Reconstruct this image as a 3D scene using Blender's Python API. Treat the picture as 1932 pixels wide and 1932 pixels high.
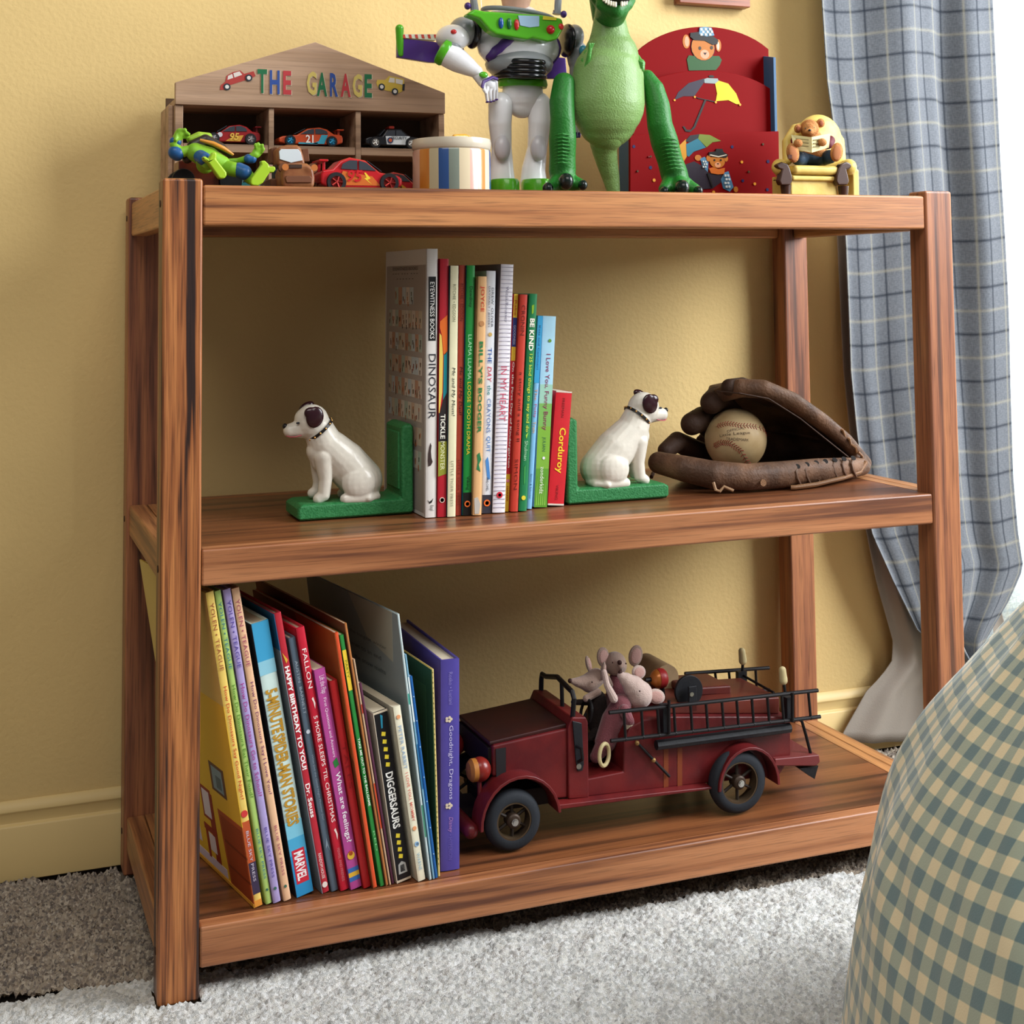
import bpy, bmesh, math, random
from mathutils import Vector, Matrix, noise
random.seed(7)
for o in list(bpy.data.objects): bpy.data.objects.remove(o)
SC = bpy.context.scene
COL = SC.collection
PI = math.pi
# ---------------------------------------------------------------- camera
CAM = Vector((-0.1982, -1.6078, 0.7755)); YAW, PITCH, ROLL = 0.3702, 0.0653, -0.0099
FPX, CX, CY = 2665.42, 979.07, 357.6
_f = Vector((math.sin(YAW)*math.cos(PITCH), math.cos(YAW)*math.cos(PITCH), math.sin(PITCH)))
_r0 = Vector((math.cos(YAW), -math.sin(YAW), 0)); _u0 = _r0.cross(_f)
_r = _r0*math.cos(ROLL) + _u0*math.sin(ROLL); _u = -_r0*math.sin(ROLL) + _u0*math.cos(ROLL)
cd = bpy.data.cameras.new('camera'); cam = bpy.data.objects.new('camera', cd); COL.objects.link(cam)
cam.matrix_world = Matrix(((_r.x,_u.x,-_f.x,CAM.x),(_r.y,_u.y,-_f.y,CAM.y),(_r.z,_u.z,-_f.z,CAM.z),(0,0,0,1)))
cd.sensor_width = 36; cd.lens = FPX/1932*36; cd.shift_x = (966-CX)/1932; cd.shift_y = -(966-CY)/1932
cd.clip_start = 0.02
SC.camera = cam
def ray(u, v): return _f + _r*((u-CX)/FPX) - _u*((v-CY)/FPX)
def at(u, v, Y):
    r = ray(u, v); return CAM + r*((Y-CAM.y)/r.y)
def atz(u, v, Z):
    r = ray(u, v); return CAM + r*((Z-CAM.z)/r.z)
def XZ(u, v, Y):
    p = at(u, v, Y); return (p.x, p.z)
# ---------------------------------------------------------------- world, lights, exposure
w = bpy.data.worlds.new('world'); SC.world = w; w.use_nodes = True
w.node_tree.nodes['Background'].inputs[0].default_value = (0.86, 0.9, 1.0, 1)
w.node_tree.nodes['Background'].inputs[1].default_value = 0.18
def area(name, loc, target, sx, sy, power, col):
    l = bpy.data.lights.new(name, 'AREA'); l.shape = 'RECTANGLE'; l.size = sx; l.size_y = sy; l.energy = power; l.color = col
    o = bpy.data.objects.new(name, l); COL.objects.link(o); o.location = loc
    d = Vector(target)-Vector(loc); o.rotation_euler = d.to_track_quat('-Z', 'Y').to_euler(); return o
area('window_daylight', (2.5, -0.9, 1.75), (0.5, 0.2, 0.6), 1.4, 1.6, 135, (0.93, 0.965, 1.0))
area('room_daylight', (-0.35, -1.75, 2.85), (0.4, 0.1, 0.6), 2.2, 1.3, 43, (1.0, 0.95, 0.88))
area('curtain_daylight', (1.92, 0.75, 1.0), (1.92, 0.0, 0.9), 0.9, 1.9, 160, (0.9, 0.96, 1.0))
SC.view_settings.view_transform = 'Standard'; SC.view_settings.look = 'None'
SC.view_settings.exposure = 0.0; SC.view_settings.gamma = 1.0
# ---------------------------------------------------------------- materials
def lin(h):
    if isinstance(h, (tuple, list)): return tuple(h[:3])
    h = h.lstrip('#'); o = []
    for i in (0, 2, 4):
        c = int(h[i:i+2], 16)/255; o.append(c/12.92 if c <= .04045 else ((c+.055)/1.055)**2.4)
    return tuple(o)
MC = {}
def nt(m): return m.node_tree.nodes, m.node_tree.links
def M(h, rough=.55, var=0., vs=30., bump=0., bs=300., metal=0., coat=0., h2=None, sheen=0., spec=.3, stretch=(1,1,1), name=None, trans=0.):
    key = (h, rough, var, vs, bump, bs, metal, coat, h2, sheen, spec, stretch, trans)
    if key in MC: return MC[key]
    m = bpy.data.materials.new(name or 'surface'); m.use_nodes = True; N, L = nt(m); b = N['Principled BSDF']
    c = lin(h); b.inputs['Base Color'].default_value = (*c, 1); b.inputs['Roughness'].default_value = rough
    b.inputs['Metallic'].default_value = metal; b.inputs['Coat Weight'].default_value = coat*.55; b.inputs['Coat Roughness'].default_value = .12
    b.inputs['Sheen Weight'].default_value = sheen; b.inputs['Specular IOR Level'].default_value = spec
    b.inputs['Transmission Weight'].default_value = trans
    if var or bump or h2:
        tc = N.new('ShaderNodeTexCoord'); mp = N.new('ShaderNodeMapping'); mp.inputs['Scale'].default_value = stretch
        L.new(tc.outputs['Object'], mp.inputs['Vector'])
    if var or h2:
        n = N.new('ShaderNodeTexNoise'); n.inputs['Scale'].default_value = vs; n.inputs['Detail'].default_value = 5
        L.new(mp.outputs[0], n.inputs['Vector'])
        r = N.new('ShaderNodeValToRGB'); L.new(n.outputs['Fac'], r.inputs[0])
        e = r.color_ramp.elements; e[0].position = .36; e[1].position = .64
        c2 = lin(h2) if h2 else tuple(min(1, x*(1+var)) for x in c); c1 = c if h2 else tuple(x*(1-var) for x in c)
        e[0].color = (*c1, 1); e[1].color = (*c2, 1); L.new(r.outputs[0], b.inputs['Base Color'])
    if bump:
        n2 = N.new('ShaderNodeTexNoise'); n2.inputs['Scale'].default_value = bs; n2.inputs['Detail'].default_value = 3
        L.new(mp.outputs[0], n2.inputs['Vector'])
        bp = N.new('ShaderNodeBump'); bp.inputs['Strength'].default_value = bump; bp.inputs['Distance'].default_value = .002
        L.new(n2.outputs['Fac'], bp.inputs['Height']); L.new(bp.outputs[0], b.inputs['Normal'])
    MC[key] = m; return m
def wood(axis, light='#C08550', mid='#9C6238', dark='#4A2816', s=1.0, rough=.42, seed=0, skew=0.0, amt=1.0, off=0.0):
    key = ('wood', axis, light, mid, dark, s, rough, seed, skew, amt, off)
    if key in MC: return MC[key]
    m = bpy.data.materials.new('wood_grain'); m.use_nodes = True; N, L = nt(m); b = N['Principled BSDF']
    tc = N.new('ShaderNodeTexCoord'); mp = N.new('ShaderNodeMapping'); L.new(tc.outputs['Object'], mp.inputs[0])
    a = 'XYZ'.index(axis); sc = [13*s]*3; sc[a] = .38*s
    mp.inputs['Scale'].default_value = sc; mp.inputs['Location'].default_value = (seed*3.1, seed*1.7, seed*2.3)
    if skew: mp.inputs['Rotation'].default_value = (0, skew, 0)
    n = N.new('ShaderNodeTexNoise'); n.inputs['Scale'].default_value = 5.0; n.inputs['Detail'].default_value = 3; n.inputs['Roughness'].default_value = .5; n.inputs['Distortion'].default_value = .25
    L.new(mp.outputs[0], n.inputs['Vector'])
    r = N.new('ShaderNodeValToRGB'); L.new(n.outputs['Fac'], r.inputs[0]); e = r.color_ramp.elements
    e[0].position = .33+off; e[0].color = (*lin(dark), 1); e[1].position = .60+off; e[1].color = (*lin(light), 1)
    x = e.new(.44+off); x.color = (*lin(mid), 1)
    mp2 = N.new('ShaderNodeMapping'); L.new(tc.outputs['Object'], mp2.inputs[0]); sc2 = [260]*3; sc2[a] = 6
    mp2.inputs['Scale'].default_value = sc2
    if skew: mp2.inputs['Rotation'].default_value = (0, skew, 0)
    n2 = N.new('ShaderNodeTexNoise'); n2.inputs['Scale'].default_value = 2.4; n2.inputs['Detail'].default_value = 3; L.new(mp2.outputs[0], n2.inputs['Vector'])
    r2 = N.new('ShaderNodeValToRGB'); L.new(n2.outputs['Fac'], r2.inputs[0]); e2 = r2.color_ramp.elements
    e2[0].position = .33; e2[0].color = (.42, .40, .40, 1); e2[1].position = .50; e2[1].color = (1, 1, 1, 1)
    mx = N.new('ShaderNodeMixRGB'); mx.blend_type = 'MULTIPLY'; mx.inputs[0].default_value = .75*amt
    L.new(r.outputs[0], mx.inputs[1]); L.new(r2.outputs[0], mx.inputs[2]); L.new(mx.outputs[0], b.inputs['Base Color'])
    b.inputs['Roughness'].default_value = rough; b.inputs['Coat Weight'].default_value = .15; b.inputs['Coat Roughness'].default_value = .3
    bp = N.new('ShaderNodeBump'); bp.inputs['Strength'].default_value = .12; bp.inputs['Distance'].default_value = .001
    L.new(n2.outputs['Fac'], bp.inputs['Height']); L.new(bp.outputs[0], b.inputs['Normal'])
    MC[key] = m; return m
# ---------------------------------------------------------------- geometry accumulator
WL = {}
class G:
    def __init__(s): s.v = []; s.f = []; s.m = []; s.mats = []; s.uv = {}; s.T = None
    def mi(s, mat):
        if mat not in s.mats: s.mats.append(mat)
        return s.mats.index(mat)
    def add(s, vs, fs, mat, T=None):
        k = len(s.v); T = T or s.T
        for p in vs:
            p = Vector(p); s.v.append(T @ p if T else p)
        i = s.mi(mat)
        for f in fs: s.f.append([k+a for a in f]); s.m.append(i)
        return s
    def box(s, x0, x1, y0, y1, z0, z1, mat, T=None):
        vs = [(x0,y0,z0),(x1,y0,z0),(x1,y1,z0),(x0,y1,z0),(x0,y0,z1),(x1,y0,z1),(x1,y1,z1),(x0,y1,z1)]
        return s.add(vs, [(0,3,2,1),(4,5,6,7),(0,1,5,4),(1,2,6,5),(2,3,7,6),(3,0,4,7)], mat, T)
    def prism(s, poly, y0, y1, mat, ax='Y', T=None):
        n = len(poly); ar = sum(poly[i][0]*poly[(i+1) % n][1]-poly[(i+1) % n][0]*poly[i][1] for i in range(n))
        if ar < 0: poly = poly[::-1]
        mk = {'Y': lambda a, b, c: (a, c, b), 'X': lambda a, b, c: (c, a, b), 'Z': lambda a, b, c: (a, b, c)}[ax]
        vs = [mk(a, b, y0) for a, b in poly]+[mk(a, b, y1) for a, b in poly]
        F = [tuple(range(n)), tuple(range(2*n-1, n-1, -1))]+[(i, n+i, n+(i+1) % n, (i+1) % n) for i in range(n)]
        if ax != 'Y': F = [f[::-1] for f in F]
        return s.add(vs, F, mat, T)
    def tube(s, pts, r, mat, seg=8, closed=False, T=None, caps=True):
        pts = [Vector(p) for p in pts]; n = len(pts)
        if not isinstance(r, (list, tuple)): r = [r]*n
        vs = []; up = Vector((0.013, .021, 1)); prev = None
        for i, p in enumerate(pts):
            if closed: t = pts[(i+1) % n]-pts[i-1]
            else: t = pts[min(i+1, n-1)]-pts[max(i-1, 0)]
            if t.length < 1e-9: t = Vector((0, 0, 1))
            t.normalize()
            if prev is None:
                a = t.cross(up)
                if a.length < .1: a = t.cross(Vector((1, 0, 0)))
            else: a = prev-t*prev.dot(t)
            a.normalize(); prev = a; b = t.cross(a)
            for k in range(seg):
                an = 2*PI*k/seg; vs.append(p+(a*math.cos(an)+b*math.sin(an))*r[i])
        F = []
        for i in range(n if closed else n-1):
            j = (i+1) % n
            for k in range(seg):
                l = (k+1) % seg; F.append((i*seg+k, i*seg+l, j*seg+l, j*seg+k))
        if caps and not closed: F += [tuple(range(seg-1, -1, -1)), tuple((n-1)*seg+k for k in range(seg))]
        return s.add(vs, F, mat, T)
    def lathe(s, prof, mat, c=(0, 0, 0), ax='Z', seg=24, T=None, caps=True):
        mk = {'Z': lambda x, y, z: (x, y, z), 'Y': lambda x, y, z: (x, z, -y), 'X': lambda x, y, z: (z, y, -x)}[ax]
        vs = []; F = []; n = len(prof)
        for r, z in prof:
            for k in range(seg):
                a = 2*PI*k/seg; q = mk(r*math.cos(a), r*math.sin(a), z); vs.append((q[0]+c[0], q[1]+c[1], q[2]+c[2]))
        for i in range(n-1):
            for k in range(seg):
                l = (k+1) % seg; F.append((i*seg+k, i*seg+l, (i+1)*seg+l, (i+1)*seg+k))
        if caps: F += [tuple(range(seg-1, -1, -1)), tuple((n-1)*seg+k for k in range(seg))]
        return s.add(vs, F, mat, T)
    def ell(s, c, r, mat, rot=None, seg=16, rings=10, T=None):
        if not isinstance(r, (tuple, list)): r = (r, r, r)
        R = Matrix.Translation(Vector(c)) @ (rot.to_4x4() if rot else Matrix.Identity(4))
        vs = [(0, 0, r[2])]
        for i in range(1, rings):
            t = PI*i/rings
            for k in range(seg):
                a = 2*PI*k/seg; vs.append((r[0]*math.sin(t)*math.cos(a), r[1]*math.sin(t)*math.sin(a), r[2]*math.cos(t)))
        vs.append((0, 0, -r[2])); vs = [R @ Vector(p) for p in vs]; F = []
        for k in range(seg): F.append((0, 1+k, 1+(k+1) % seg))
        for i in range(rings-2):
            for k in range(seg):
                l = (k+1) % seg; a = 1+i*seg; F.append((a+k, a+seg+k, a+seg+l, a+l))
        e = len(vs)-1; a = 1+(rings-2)*seg
        for k in range(seg): F.append((e, a+(k+1) % seg, a+k))
        return s.add(vs, F, mat, T)
    def limb(s, pts, r, mat, seg=20, T=None):
        if not isinstance(r, (list, tuple)): r = [r]*len(pts)
        P = []; Rr = []
        pts = [Vector(p) for p in pts]
        for i in range(len(pts)-1):
            for k in range(4):
                t = k/4; P.append(pts[i].lerp(pts[i+1], t)); Rr.append(r[i]*(1-t)+r[i+1]*t)
        P.append(pts[-1]); Rr.append(r[-1])
        s.tube(P, Rr, mat, seg, T=T)
        for p, q in zip(pts, r): s.ell(p, q, mat, seg=seg, rings=12, T=T)
        return s
    def disc(s, c, r, mat, n=(0, -1, 0), seg=20, th=.0006):
        n = Vector(n).normalized(); q = Vector((0, 0, 1)).rotation_difference(n).to_matrix().to_4x4()
        K = Matrix.Translation(Vector(c)) @ q
        return s.lathe([(r, 0), (r*.98, th)], mat, seg=seg, T=(s.T @ K) if s.T else K)
    def text(s, t, mat, M4, w, h, shear=0., bold=0., res=2):
        """letters fitted into w (x) by h (y) centred on M4's origin, facing M4's +z"""
        vs, fs, (x0, x1, y0, y1) = glyphs(t, bold, res)
        if not vs: return s
        sx = w/max(1e-6, x1-x0); sy = h/max(1e-6, y1-y0)
        vv = [((x-(x0+x1)/2+shear*(y-(y0+y1)/2))*sx, (y-(y0+y1)/2)*sy, 0) for x, y, z in vs]
        return s.add(vv, fs, mat, (s.T @ M4) if s.T else M4)
    def build(s, name, parent=None, bevel=0., seg=2, smooth=35, loc=None, local=False, sub=0, remesh=0., sm=0, solid=0., weld=0., disp=None):
        off = Vector((0, 0, 0))
        if parent is not None: off = WL[parent.name]
        if loc is not None: off = Vector(loc)
        if local: off = Vector((0, 0, 0))
        me = bpy.data.meshes.new(name); me.from_pydata([p-off for p in s.v], [], s.f)
        for m in s.mats: me.materials.append(m)
        me.polygons.foreach_set('material_index', s.m)
        if s.uv:
            ul = me.uv_layers.new(name='UVMap')
            for lp in me.loops: ul.data[lp.index].uv = s.uv.get(lp.vertex_index, (0, 0))
        me.update()
        o = bpy.data.objects.new(name, me); COL.objects.link(o)
        if parent is not None: o.parent = parent
        if loc is not None:
            o.location = Vector(loc)-(WL[parent.name] if parent is not None else Vector((0, 0, 0)))
        WL[o.name] = off.copy() if loc is not None or parent is None else WL[parent.name].copy()
        if smooth:
            me.polygons.foreach_set('use_smooth', [True]*len(me.polygons)); me.set_sharp_from_angle(angle=math.radians(smooth))
        if weld: md = o.modifiers.new('w', 'WELD'); md.merge_threshold = weld
        if remesh:
            md = o.modifiers.new('r', 'REMESH'); md.mode = 'VOXEL'; md.voxel_size = remesh; md.use_smooth_shade = True
        if solid: md = o.modifiers.new('so', 'SOLIDIFY'); md.thickness = solid; md.offset = 0
        if sm: md = o.modifiers.new('s', 'SMOOTH'); md.iterations = sm; md.factor = .5
        if bevel: md = o.modifiers.new('b', 'BEVEL'); md.width = bevel; md.segments = seg; md.limit_method = 'ANGLE'; md.angle_limit = math.radians(40); md.harden_normals = True
        if sub: md = o.modifiers.new('u', 'SUBSURF'); md.levels = sub; md.render_levels = sub
        return o
GC = {}
def glyphs(t, bold, res):
    k = (t, bold, res)
    if k in GC: return GC[k]
    c = bpy.data.curves.new('letters', 'FONT'); c.body = t; c.resolution_u = res; c.offset = bold
    o = bpy.data.objects.new('letters', c); COL.objects.link(o)
    dg = bpy.context.evaluated_depsgraph_get(); dg.update(); ev = o.evaluated_get(dg); me = ev.to_mesh()
    vs = [tuple(v.co) for v in me.vertices]; fs = [tuple(p.vertices) for p in me.polygons]
    ev.to_mesh_clear(); bpy.data.objects.remove(o); bpy.data.curves.remove(c)
    if vs:
        bb = (min(v[0] for v in vs), max(v[0] for v in vs), min(v[1] for v in vs), max(v[1] for v in vs))
    else: bb = (0, 1, 0, 1)
    GC[k] = (vs, fs, bb); return GC[k]
def tag(o, label=None, cat=None, group=None, kind=None):
    if label: o['label'] = label
    if cat: o['category'] = cat
    if group: o['group'] = group
    if kind: o['kind'] = kind
    return o
def thing(name, label, cat, loc=(0, 0, 0), group=None):
    o = bpy.data.objects.new(name, None); COL.objects.link(o); o.location = loc; o.empty_display_size = .05
    WL[o.name] = Vector(loc); return tag(o, label, cat, group)
def struct(o): o['kind'] = 'structure'; return o
def Fm(x, z, y, ang=0.): # frame: text facing -Y at (x,y,z), rotated in the XZ plane
    return Matrix.Translation((x, y, z)) @ Matrix.Rotation(PI/2, 4, 'X') @ Matrix.Rotation(ang, 4, 'Z')
class PL:
    # a plane at depth Y read in photo pixels: P(u, v, dy) is a point, P.m(px) a length
    def __init__(s, Y, u=966, v=500): s.Y = Y; s.k = ((at(u, v, Y)-CAM).dot(_f))/FPX
    def __call__(s, u, v, dy=0.): return at(u, v, s.Y+dy)
    def m(s, px): return px*s.k
def lerp(tab, x):
    if x <= tab[0][0]: return tab[0][1]
    for (a, p), (b, q) in zip(tab, tab[1:]):
        if x <= b: return p+(q-p)*(x-a)/(b-a)
    return tab[-1][1]
# ---------------------------------------------------------------- shelf measures
L_, D_, W_, PD_, H_ = 1.07, .4034, .0446, .0381, .8953
T1, T0, M1, M0, B1, B0 = .8882, .8422, .4828, .4422, .0771, .0329
WY = .420
# ---------------------------------------------------------------- room shell
wallm = M('#DABD80', .8, var=.03, vs=4, bump=.35, bs=160, name='wall_paint')
g = G(); g.box(-2.2, 1.50, WY, WY+.12, 0, 2.5, wallm).box(1.50, 2.45, WY, WY+.12, 0, .22, wallm).box(1.50, 2.45, WY, WY+.12, 2.05, 2.5, wallm).box(2.45, 3.0, WY, WY+.12, 0, 2.5, wallm)
struct(g.build('wall_back', smooth=0))
g = G(); prof = [(WY, 0), (WY-.0135, 0), (WY-.0135, .068), (WY-.012, .070), (WY-.0075, .0715), (WY-.0075, .083), (WY-.0095, .087), (WY-.008, .092), (WY-.003, .098), (WY, .1)]
g.prism(prof, -2.2, 2.6, M('#D9BE82', .45, name='trim_paint'), 'X')
struct(g.build('baseboard_back', bevel=.001, smooth=50))
g = G(); g.box(1.47, 2.48, WY+.02, WY+.05, .22, .26, M('#E8E4DA', .4)).box(1.5, 1.54, WY+.03, WY+.06, .22, 2.05, M('#E8E4DA', .4)).box(2.41, 2.45, WY+.03, WY+.06, .22, 2.05, M('#E8E4DA', .4)).box(1.5, 2.45, WY+.03, WY+.06, 1.15, 1.19, M('#E8E4DA', .4))
struct(g.build('window_1', smooth=0))
# carpet: real tufted relief
def carpet(x0, x1, y0, y1, st, z0, amp, fr, mat, edge=None):
    nx = int((x1-x0)/st)+1; ny = int((y1-y0)/st)+1; g = G(); vs = []; F = []
    for j in range(ny):
        for i in range(nx):
            x = x0+st*i; y = y0+st*j
            d = noise.voronoi(Vector((x*fr, y*fr*1.05, 0)))[0][0]
            h = z0+amp*(1-d*1.3)+amp*.8*noise.noise(Vector((x*31, y*31, 3)))+amp*.35*noise.noise(Vector((x*fr*2.1, y*fr*2.1, 9)))
            vs.append((x+st*.5*noise.noise(Vector((x*90, y*90, 5))), y, h))
    for j in range(ny-1):
        for i in range(nx-1):
            a = j*nx+i
            if edge and not edge(x0+st*i, y0+st*j): continue
            F.append((a, a+1, a+nx+1, a+nx))
    g.add(vs, F, mat); return g
def fibre(cols, sc=150., rough=.95):
    m = bpy.data.materials.new('fibre'); m.use_nodes = True; N, L = nt(m); b = N['Principled BSDF']; b.inputs['Roughness'].default_value = rough; b.inputs['Sheen Weight'].default_value = .3
    b.inputs['Specular IOR Level'].default_value = .1
    tc = N.new('ShaderNodeTexCoord')
    v = N.new('ShaderNodeTexVoronoi'); v.inputs['Scale'].default_value = sc; L.new(tc.outputs['Object'], v.inputs['Vector'])
    r = N.new('ShaderNodeValToRGB'); r.color_ramp.interpolation = 'CONSTANT'
    sp = N.new('ShaderNodeSeparateColor'); L.new(v.outputs['Color'], sp.inputs[0]); L.new(sp.outputs[0], r.inputs[0])
    e = r.color_ramp.elements; e[0].color = (*lin(cols[0]), 1); e[1].position = 1/len(cols); e[1].color = (*lin(cols[1]), 1)
    for i, c in enumerate(cols[2:]): x = e.new((i+2)/len(cols)); x.color = (*lin(c), 1)
    L.new(r.outputs[0], b.inputs['Base Color'])
    n2 = N.new('ShaderNodeTexNoise'); n2.inputs['Scale'].default_value = sc*4; n2.inputs['Detail'].default_value = 2; L.new(tc.outputs['Object'], n2.inputs['Vector'])
    bp = N.new('ShaderNodeBump'); bp.inputs['Strength'].default_value = .9; bp.inputs['Distance'].default_value = .003
    L.new(n2.outputs['Fac'], bp.inputs['Height']); L.new(bp.outputs[0], b.inputs['Normal']); return m
g = G(); g.box(-2.2, 3.0, -3.6, .54, -.06, -.0135, M('#8E8171', .95, name='carpet_base'))
struct(g.build('floor', smooth=0))
cm = fibre(['#A89682', '#BFAE98', '#7E6E5E', '#D2C4B0', '#66584C', '#B2A28C', '#8E7E6E', '#AA9880'], 300)
RE = lambda x: .068-.16*x+.10*max(0, x-.05)+.004*math.sin(x*40)
posts = [(0, 0), (L_-W_, 0), (0, D_-PD_), (L_-W_, D_-PD_)]
free = lambda x, y: not any(a-.004 < x < a+W_+.0016 and b-.004 < y < b+PD_+.0016 for a, b in posts)
tag(carpet(-.32, 1.35, .0, .404, .0023, -.005, .009, 230, cm, lambda x, y: y > RE(x)+.0008 and free(x, y)).build('carpet_pile', smooth=180), 'speckled grey brown carpet pile by the baseboard and under the shelf', 'carpet', kind='stuff')
rm = fibre(['#E0DFDA', '#CCCCC8', '#EAEAE8', '#D8D6CE', '#BEBEBA', '#E6E4DE'], 260)
rg = carpet(-.40, 1.2, -.50, .075, .0024, .0005, .0060, 210, rm, lambda x, y: y < RE(x)-.003 and free(x, y))
rg.box(-.40, 1.2, -.50, -.1, -.0045, -.002, rm)
tag(rg.build('area_rug', smooth=180), 'pale ivory looped rug on the carpet under the front of the shelf', 'rug')
# ---------------------------------------------------------------- curtain
def plaid(name, base, dark, cream, transl, per=.0785, dens=1.):
    m = bpy.data.materials.new(name); m.use_nodes = True; N, L = nt(m); b = N['Principled BSDF']
    b.inputs['Roughness'].default_value = .9; b.inputs['Sheen Weight'].default_value = .3; b.inputs['Specular IOR Level'].default_value = .1
    tc = N.new('ShaderNodeTexCoord'); sp = N.new('ShaderNodeSeparateXYZ'); L.new(tc.outputs['UV'], sp.inputs[0])
    def mth(op, a, c=None):
        n = N.new('ShaderNodeMath'); n.operation = op
        for i, q in enumerate((a, c)):
            if q is None: continue
            if isinstance(q, (int, float)): n.inputs[i].default_value = q
            else: L.new(q, n.inputs[i])
        return n.outputs[0]
    def line(src, off, wd):
        t = mth('FRACT', mth('ADD', mth('DIVIDE', src, per), off)); d = mth('ABSOLUTE', mth('SUBTRACT', t, .5))
        return mth('SUBTRACT', 1.0, mth('SMOOTH_MIN', 1.0, mth('MULTIPLY', d, 1/wd)))
    col = None
    n = N.new('ShaderNodeTexNoise'); n.inputs['Scale'].default_value = 500; mp = N.new('ShaderNodeMapping'); mp.inputs['Scale'].default_value = (1, .25, 1)
    L.new(tc.outputs['UV'], mp.inputs[0]); L.new(mp.outputs[0], n.inputs['Vector'])
    n3 = N.new('ShaderNodeTexNoise'); n3.inputs['Scale'].default_value = 500; mp3 = N.new('ShaderNodeMapping'); mp3.inputs['Scale'].default_value = (.25, 1, 1)
    L.new(tc.outputs['UV'], mp3.inputs[0]); L.new(mp3.outputs[0], n3.inputs['Vector'])
    wv = mth('MULTIPLY', mth('ADD', n.outputs['Fac'], n3.outputs['Fac']), .5)
    r = N.new('ShaderNodeValToRGB'); L.new(wv, r.inputs[0]); e = r.color_ramp.elements; bc = lin(base)
    e[0].position = .4; e[0].color = (*[x*.84 for x in bc], 1); e[1].position = .6; e[1].color = (*[min(1, x*1.16) for x in bc], 1); col = r.outputs[0]
    for src, off, wd, c, am in ((sp.outputs[0], .0, .055, dark, .85), (sp.outputs[1], .0, .05, dark, .85), (sp.outputs[0], .45, .05, cream, .42), (sp.outputs[1], .5, .05, cream, .38), (sp.outputs[0], .25, .2, dark, .12)):
        mx = N.new('ShaderNodeMixRGB'); L.new(mth('MULTIPLY', mth('MAXIMUM', line(src, off, wd), 0.), am*dens), mx.inputs[0])
        L.new(col, mx.inputs[1]); mx.inputs[2].default_value = (*lin(c), 1); col = mx.outputs[0]
    L.new(col, b.inputs['Base Color'])
    if transl:
        t = N.new('ShaderNodeBsdfTranslucent'); L.new(col, t.inputs[0]); ms = N.new('ShaderNodeMixShader'); ms.inputs[0].default_value = transl
        L.new(b.outputs[0], ms.inputs[1]); L.new(t.outputs[0], ms.inputs[2]); L.new(ms.outputs[0], N['Material Output'].inputs[0])
    return m
def drape(left, right, v0, v1, Yb, amp, nf, mat, rows=110, cols=150, ph=0., wide=1.35, zmin=.004, fold=None):
    g = G(); vs = []; F = []
    for j in range(rows+1):
        v = v0+(v1-v0)*j/rows; ul = lerp(left, v); ur = lerp(right, v)
        a = at(ul, v, Yb); b = at(ur, v, Yb)
        for i in range(cols+1):
            s = i/cols; p = a.lerp(b, s); q = s*nf*2*PI+ph+.5*math.sin(s*9+ph)
            y = amp*(math.sin(q)+.35*math.sin(2.3*q+1)+.25*noise.noise(Vector((s*9, p.z*3, ph))))*(.75+.25*math.sin(p.z*5+s*4))
            if fold: y += fold(s, p.z)
            k = len(vs); vs.append((p.x, Yb+y, max(p.z, zmin))); g.uv[k] = (s*(.36)*wide, p.z+.004*math.sin(q*.8)-.02*s)
    n = cols+1
    for j in range(rows):
        for i in range(cols): a = j*n+i; F.append((a, a+n, a+n+1, a+1))
    g.add(vs, F, mat); return g
ct = thing('curtain', 'blue grey plaid curtain hanging at the window beside the shelf', 'curtain', (1.3, .38, 0))
pl = plaid('plaid_cloth', '#6C7178', '#1E2734', '#B0AB92', .06)
lf = [(-900, 1540), (0, 1553), (150, 1562), (340, 1588), (450, 1597), (700, 1608), (815, 1621), (960, 1640), (1010, 1650), (1100, 1690), (1190, 1735), (1250, 1800), (1300, 1836)]
rt = [(-900, 1850), (0, 1868), (300, 1880), (600, 1895), (900, 1906), (1000, 1915), (1070, 1926), (1130, 1900), (1215, 1850), (1300, 1838)]
drape(lf, rt, -700, 1298, .345, .017, 1.8, pl).build('front_panel', ct, smooth=180, solid=.0015)
li = [(-900, 1560), (0, 1572), (430, 1580), (700, 1593), (815, 1605), (1000, 1636), (1100, 1656), (1160, 1673), (1210, 1687), (1250, 1685), (1280, 1662), (1305, 1637), (1383, 1593), (1450, 1560)]
lr = [(-900, 1800), (1000, 1850), (1200, 1900), (1500, 1990)]
drape(li, lr, -700, 1400, .386, .006, 3.5, M('#968D82', .9, bump=.2, bs=600, name='lining_cloth'), ph=1.).build('lining', ct, smooth=180, solid=.001)
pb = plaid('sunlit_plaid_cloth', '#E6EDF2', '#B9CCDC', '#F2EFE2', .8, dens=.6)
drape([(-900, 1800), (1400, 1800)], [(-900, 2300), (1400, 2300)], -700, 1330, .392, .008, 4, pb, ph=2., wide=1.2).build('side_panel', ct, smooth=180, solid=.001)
# ---------------------------------------------------------------- picture frame (only its lower edge is in view)
a = at(1281, 2, .40); b = at(1415, 3, .40)
g = G(); fm = wood('X', '#9C5A3A', '#7E4128', '#4A2114'); z0 = a.z-.003
for bx in ((a.x, b.x, z0, z0+.022), (a.x, b.x, z0+.16, z0+.182), (a.x, a.x+.02, z0+.022, z0+.16), (b.x-.02, b.x, z0+.022, z0+.16)): g.box(bx[0], bx[1], .398, .419, bx[2], bx[3], fm)
pf = thing('wall_picture', 'brown wooden framed picture on the yellow wall, cut by the top edge', 'picture', ((a.x+b.x)/2, .41, z0))
g.build('frame', pf, bevel=.002)
G().box(a.x+.018, b.x-.018, .408, .412, z0+.02, z0+.164, M('#E6E0D0', .6)).build('canvas', pf)
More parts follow.
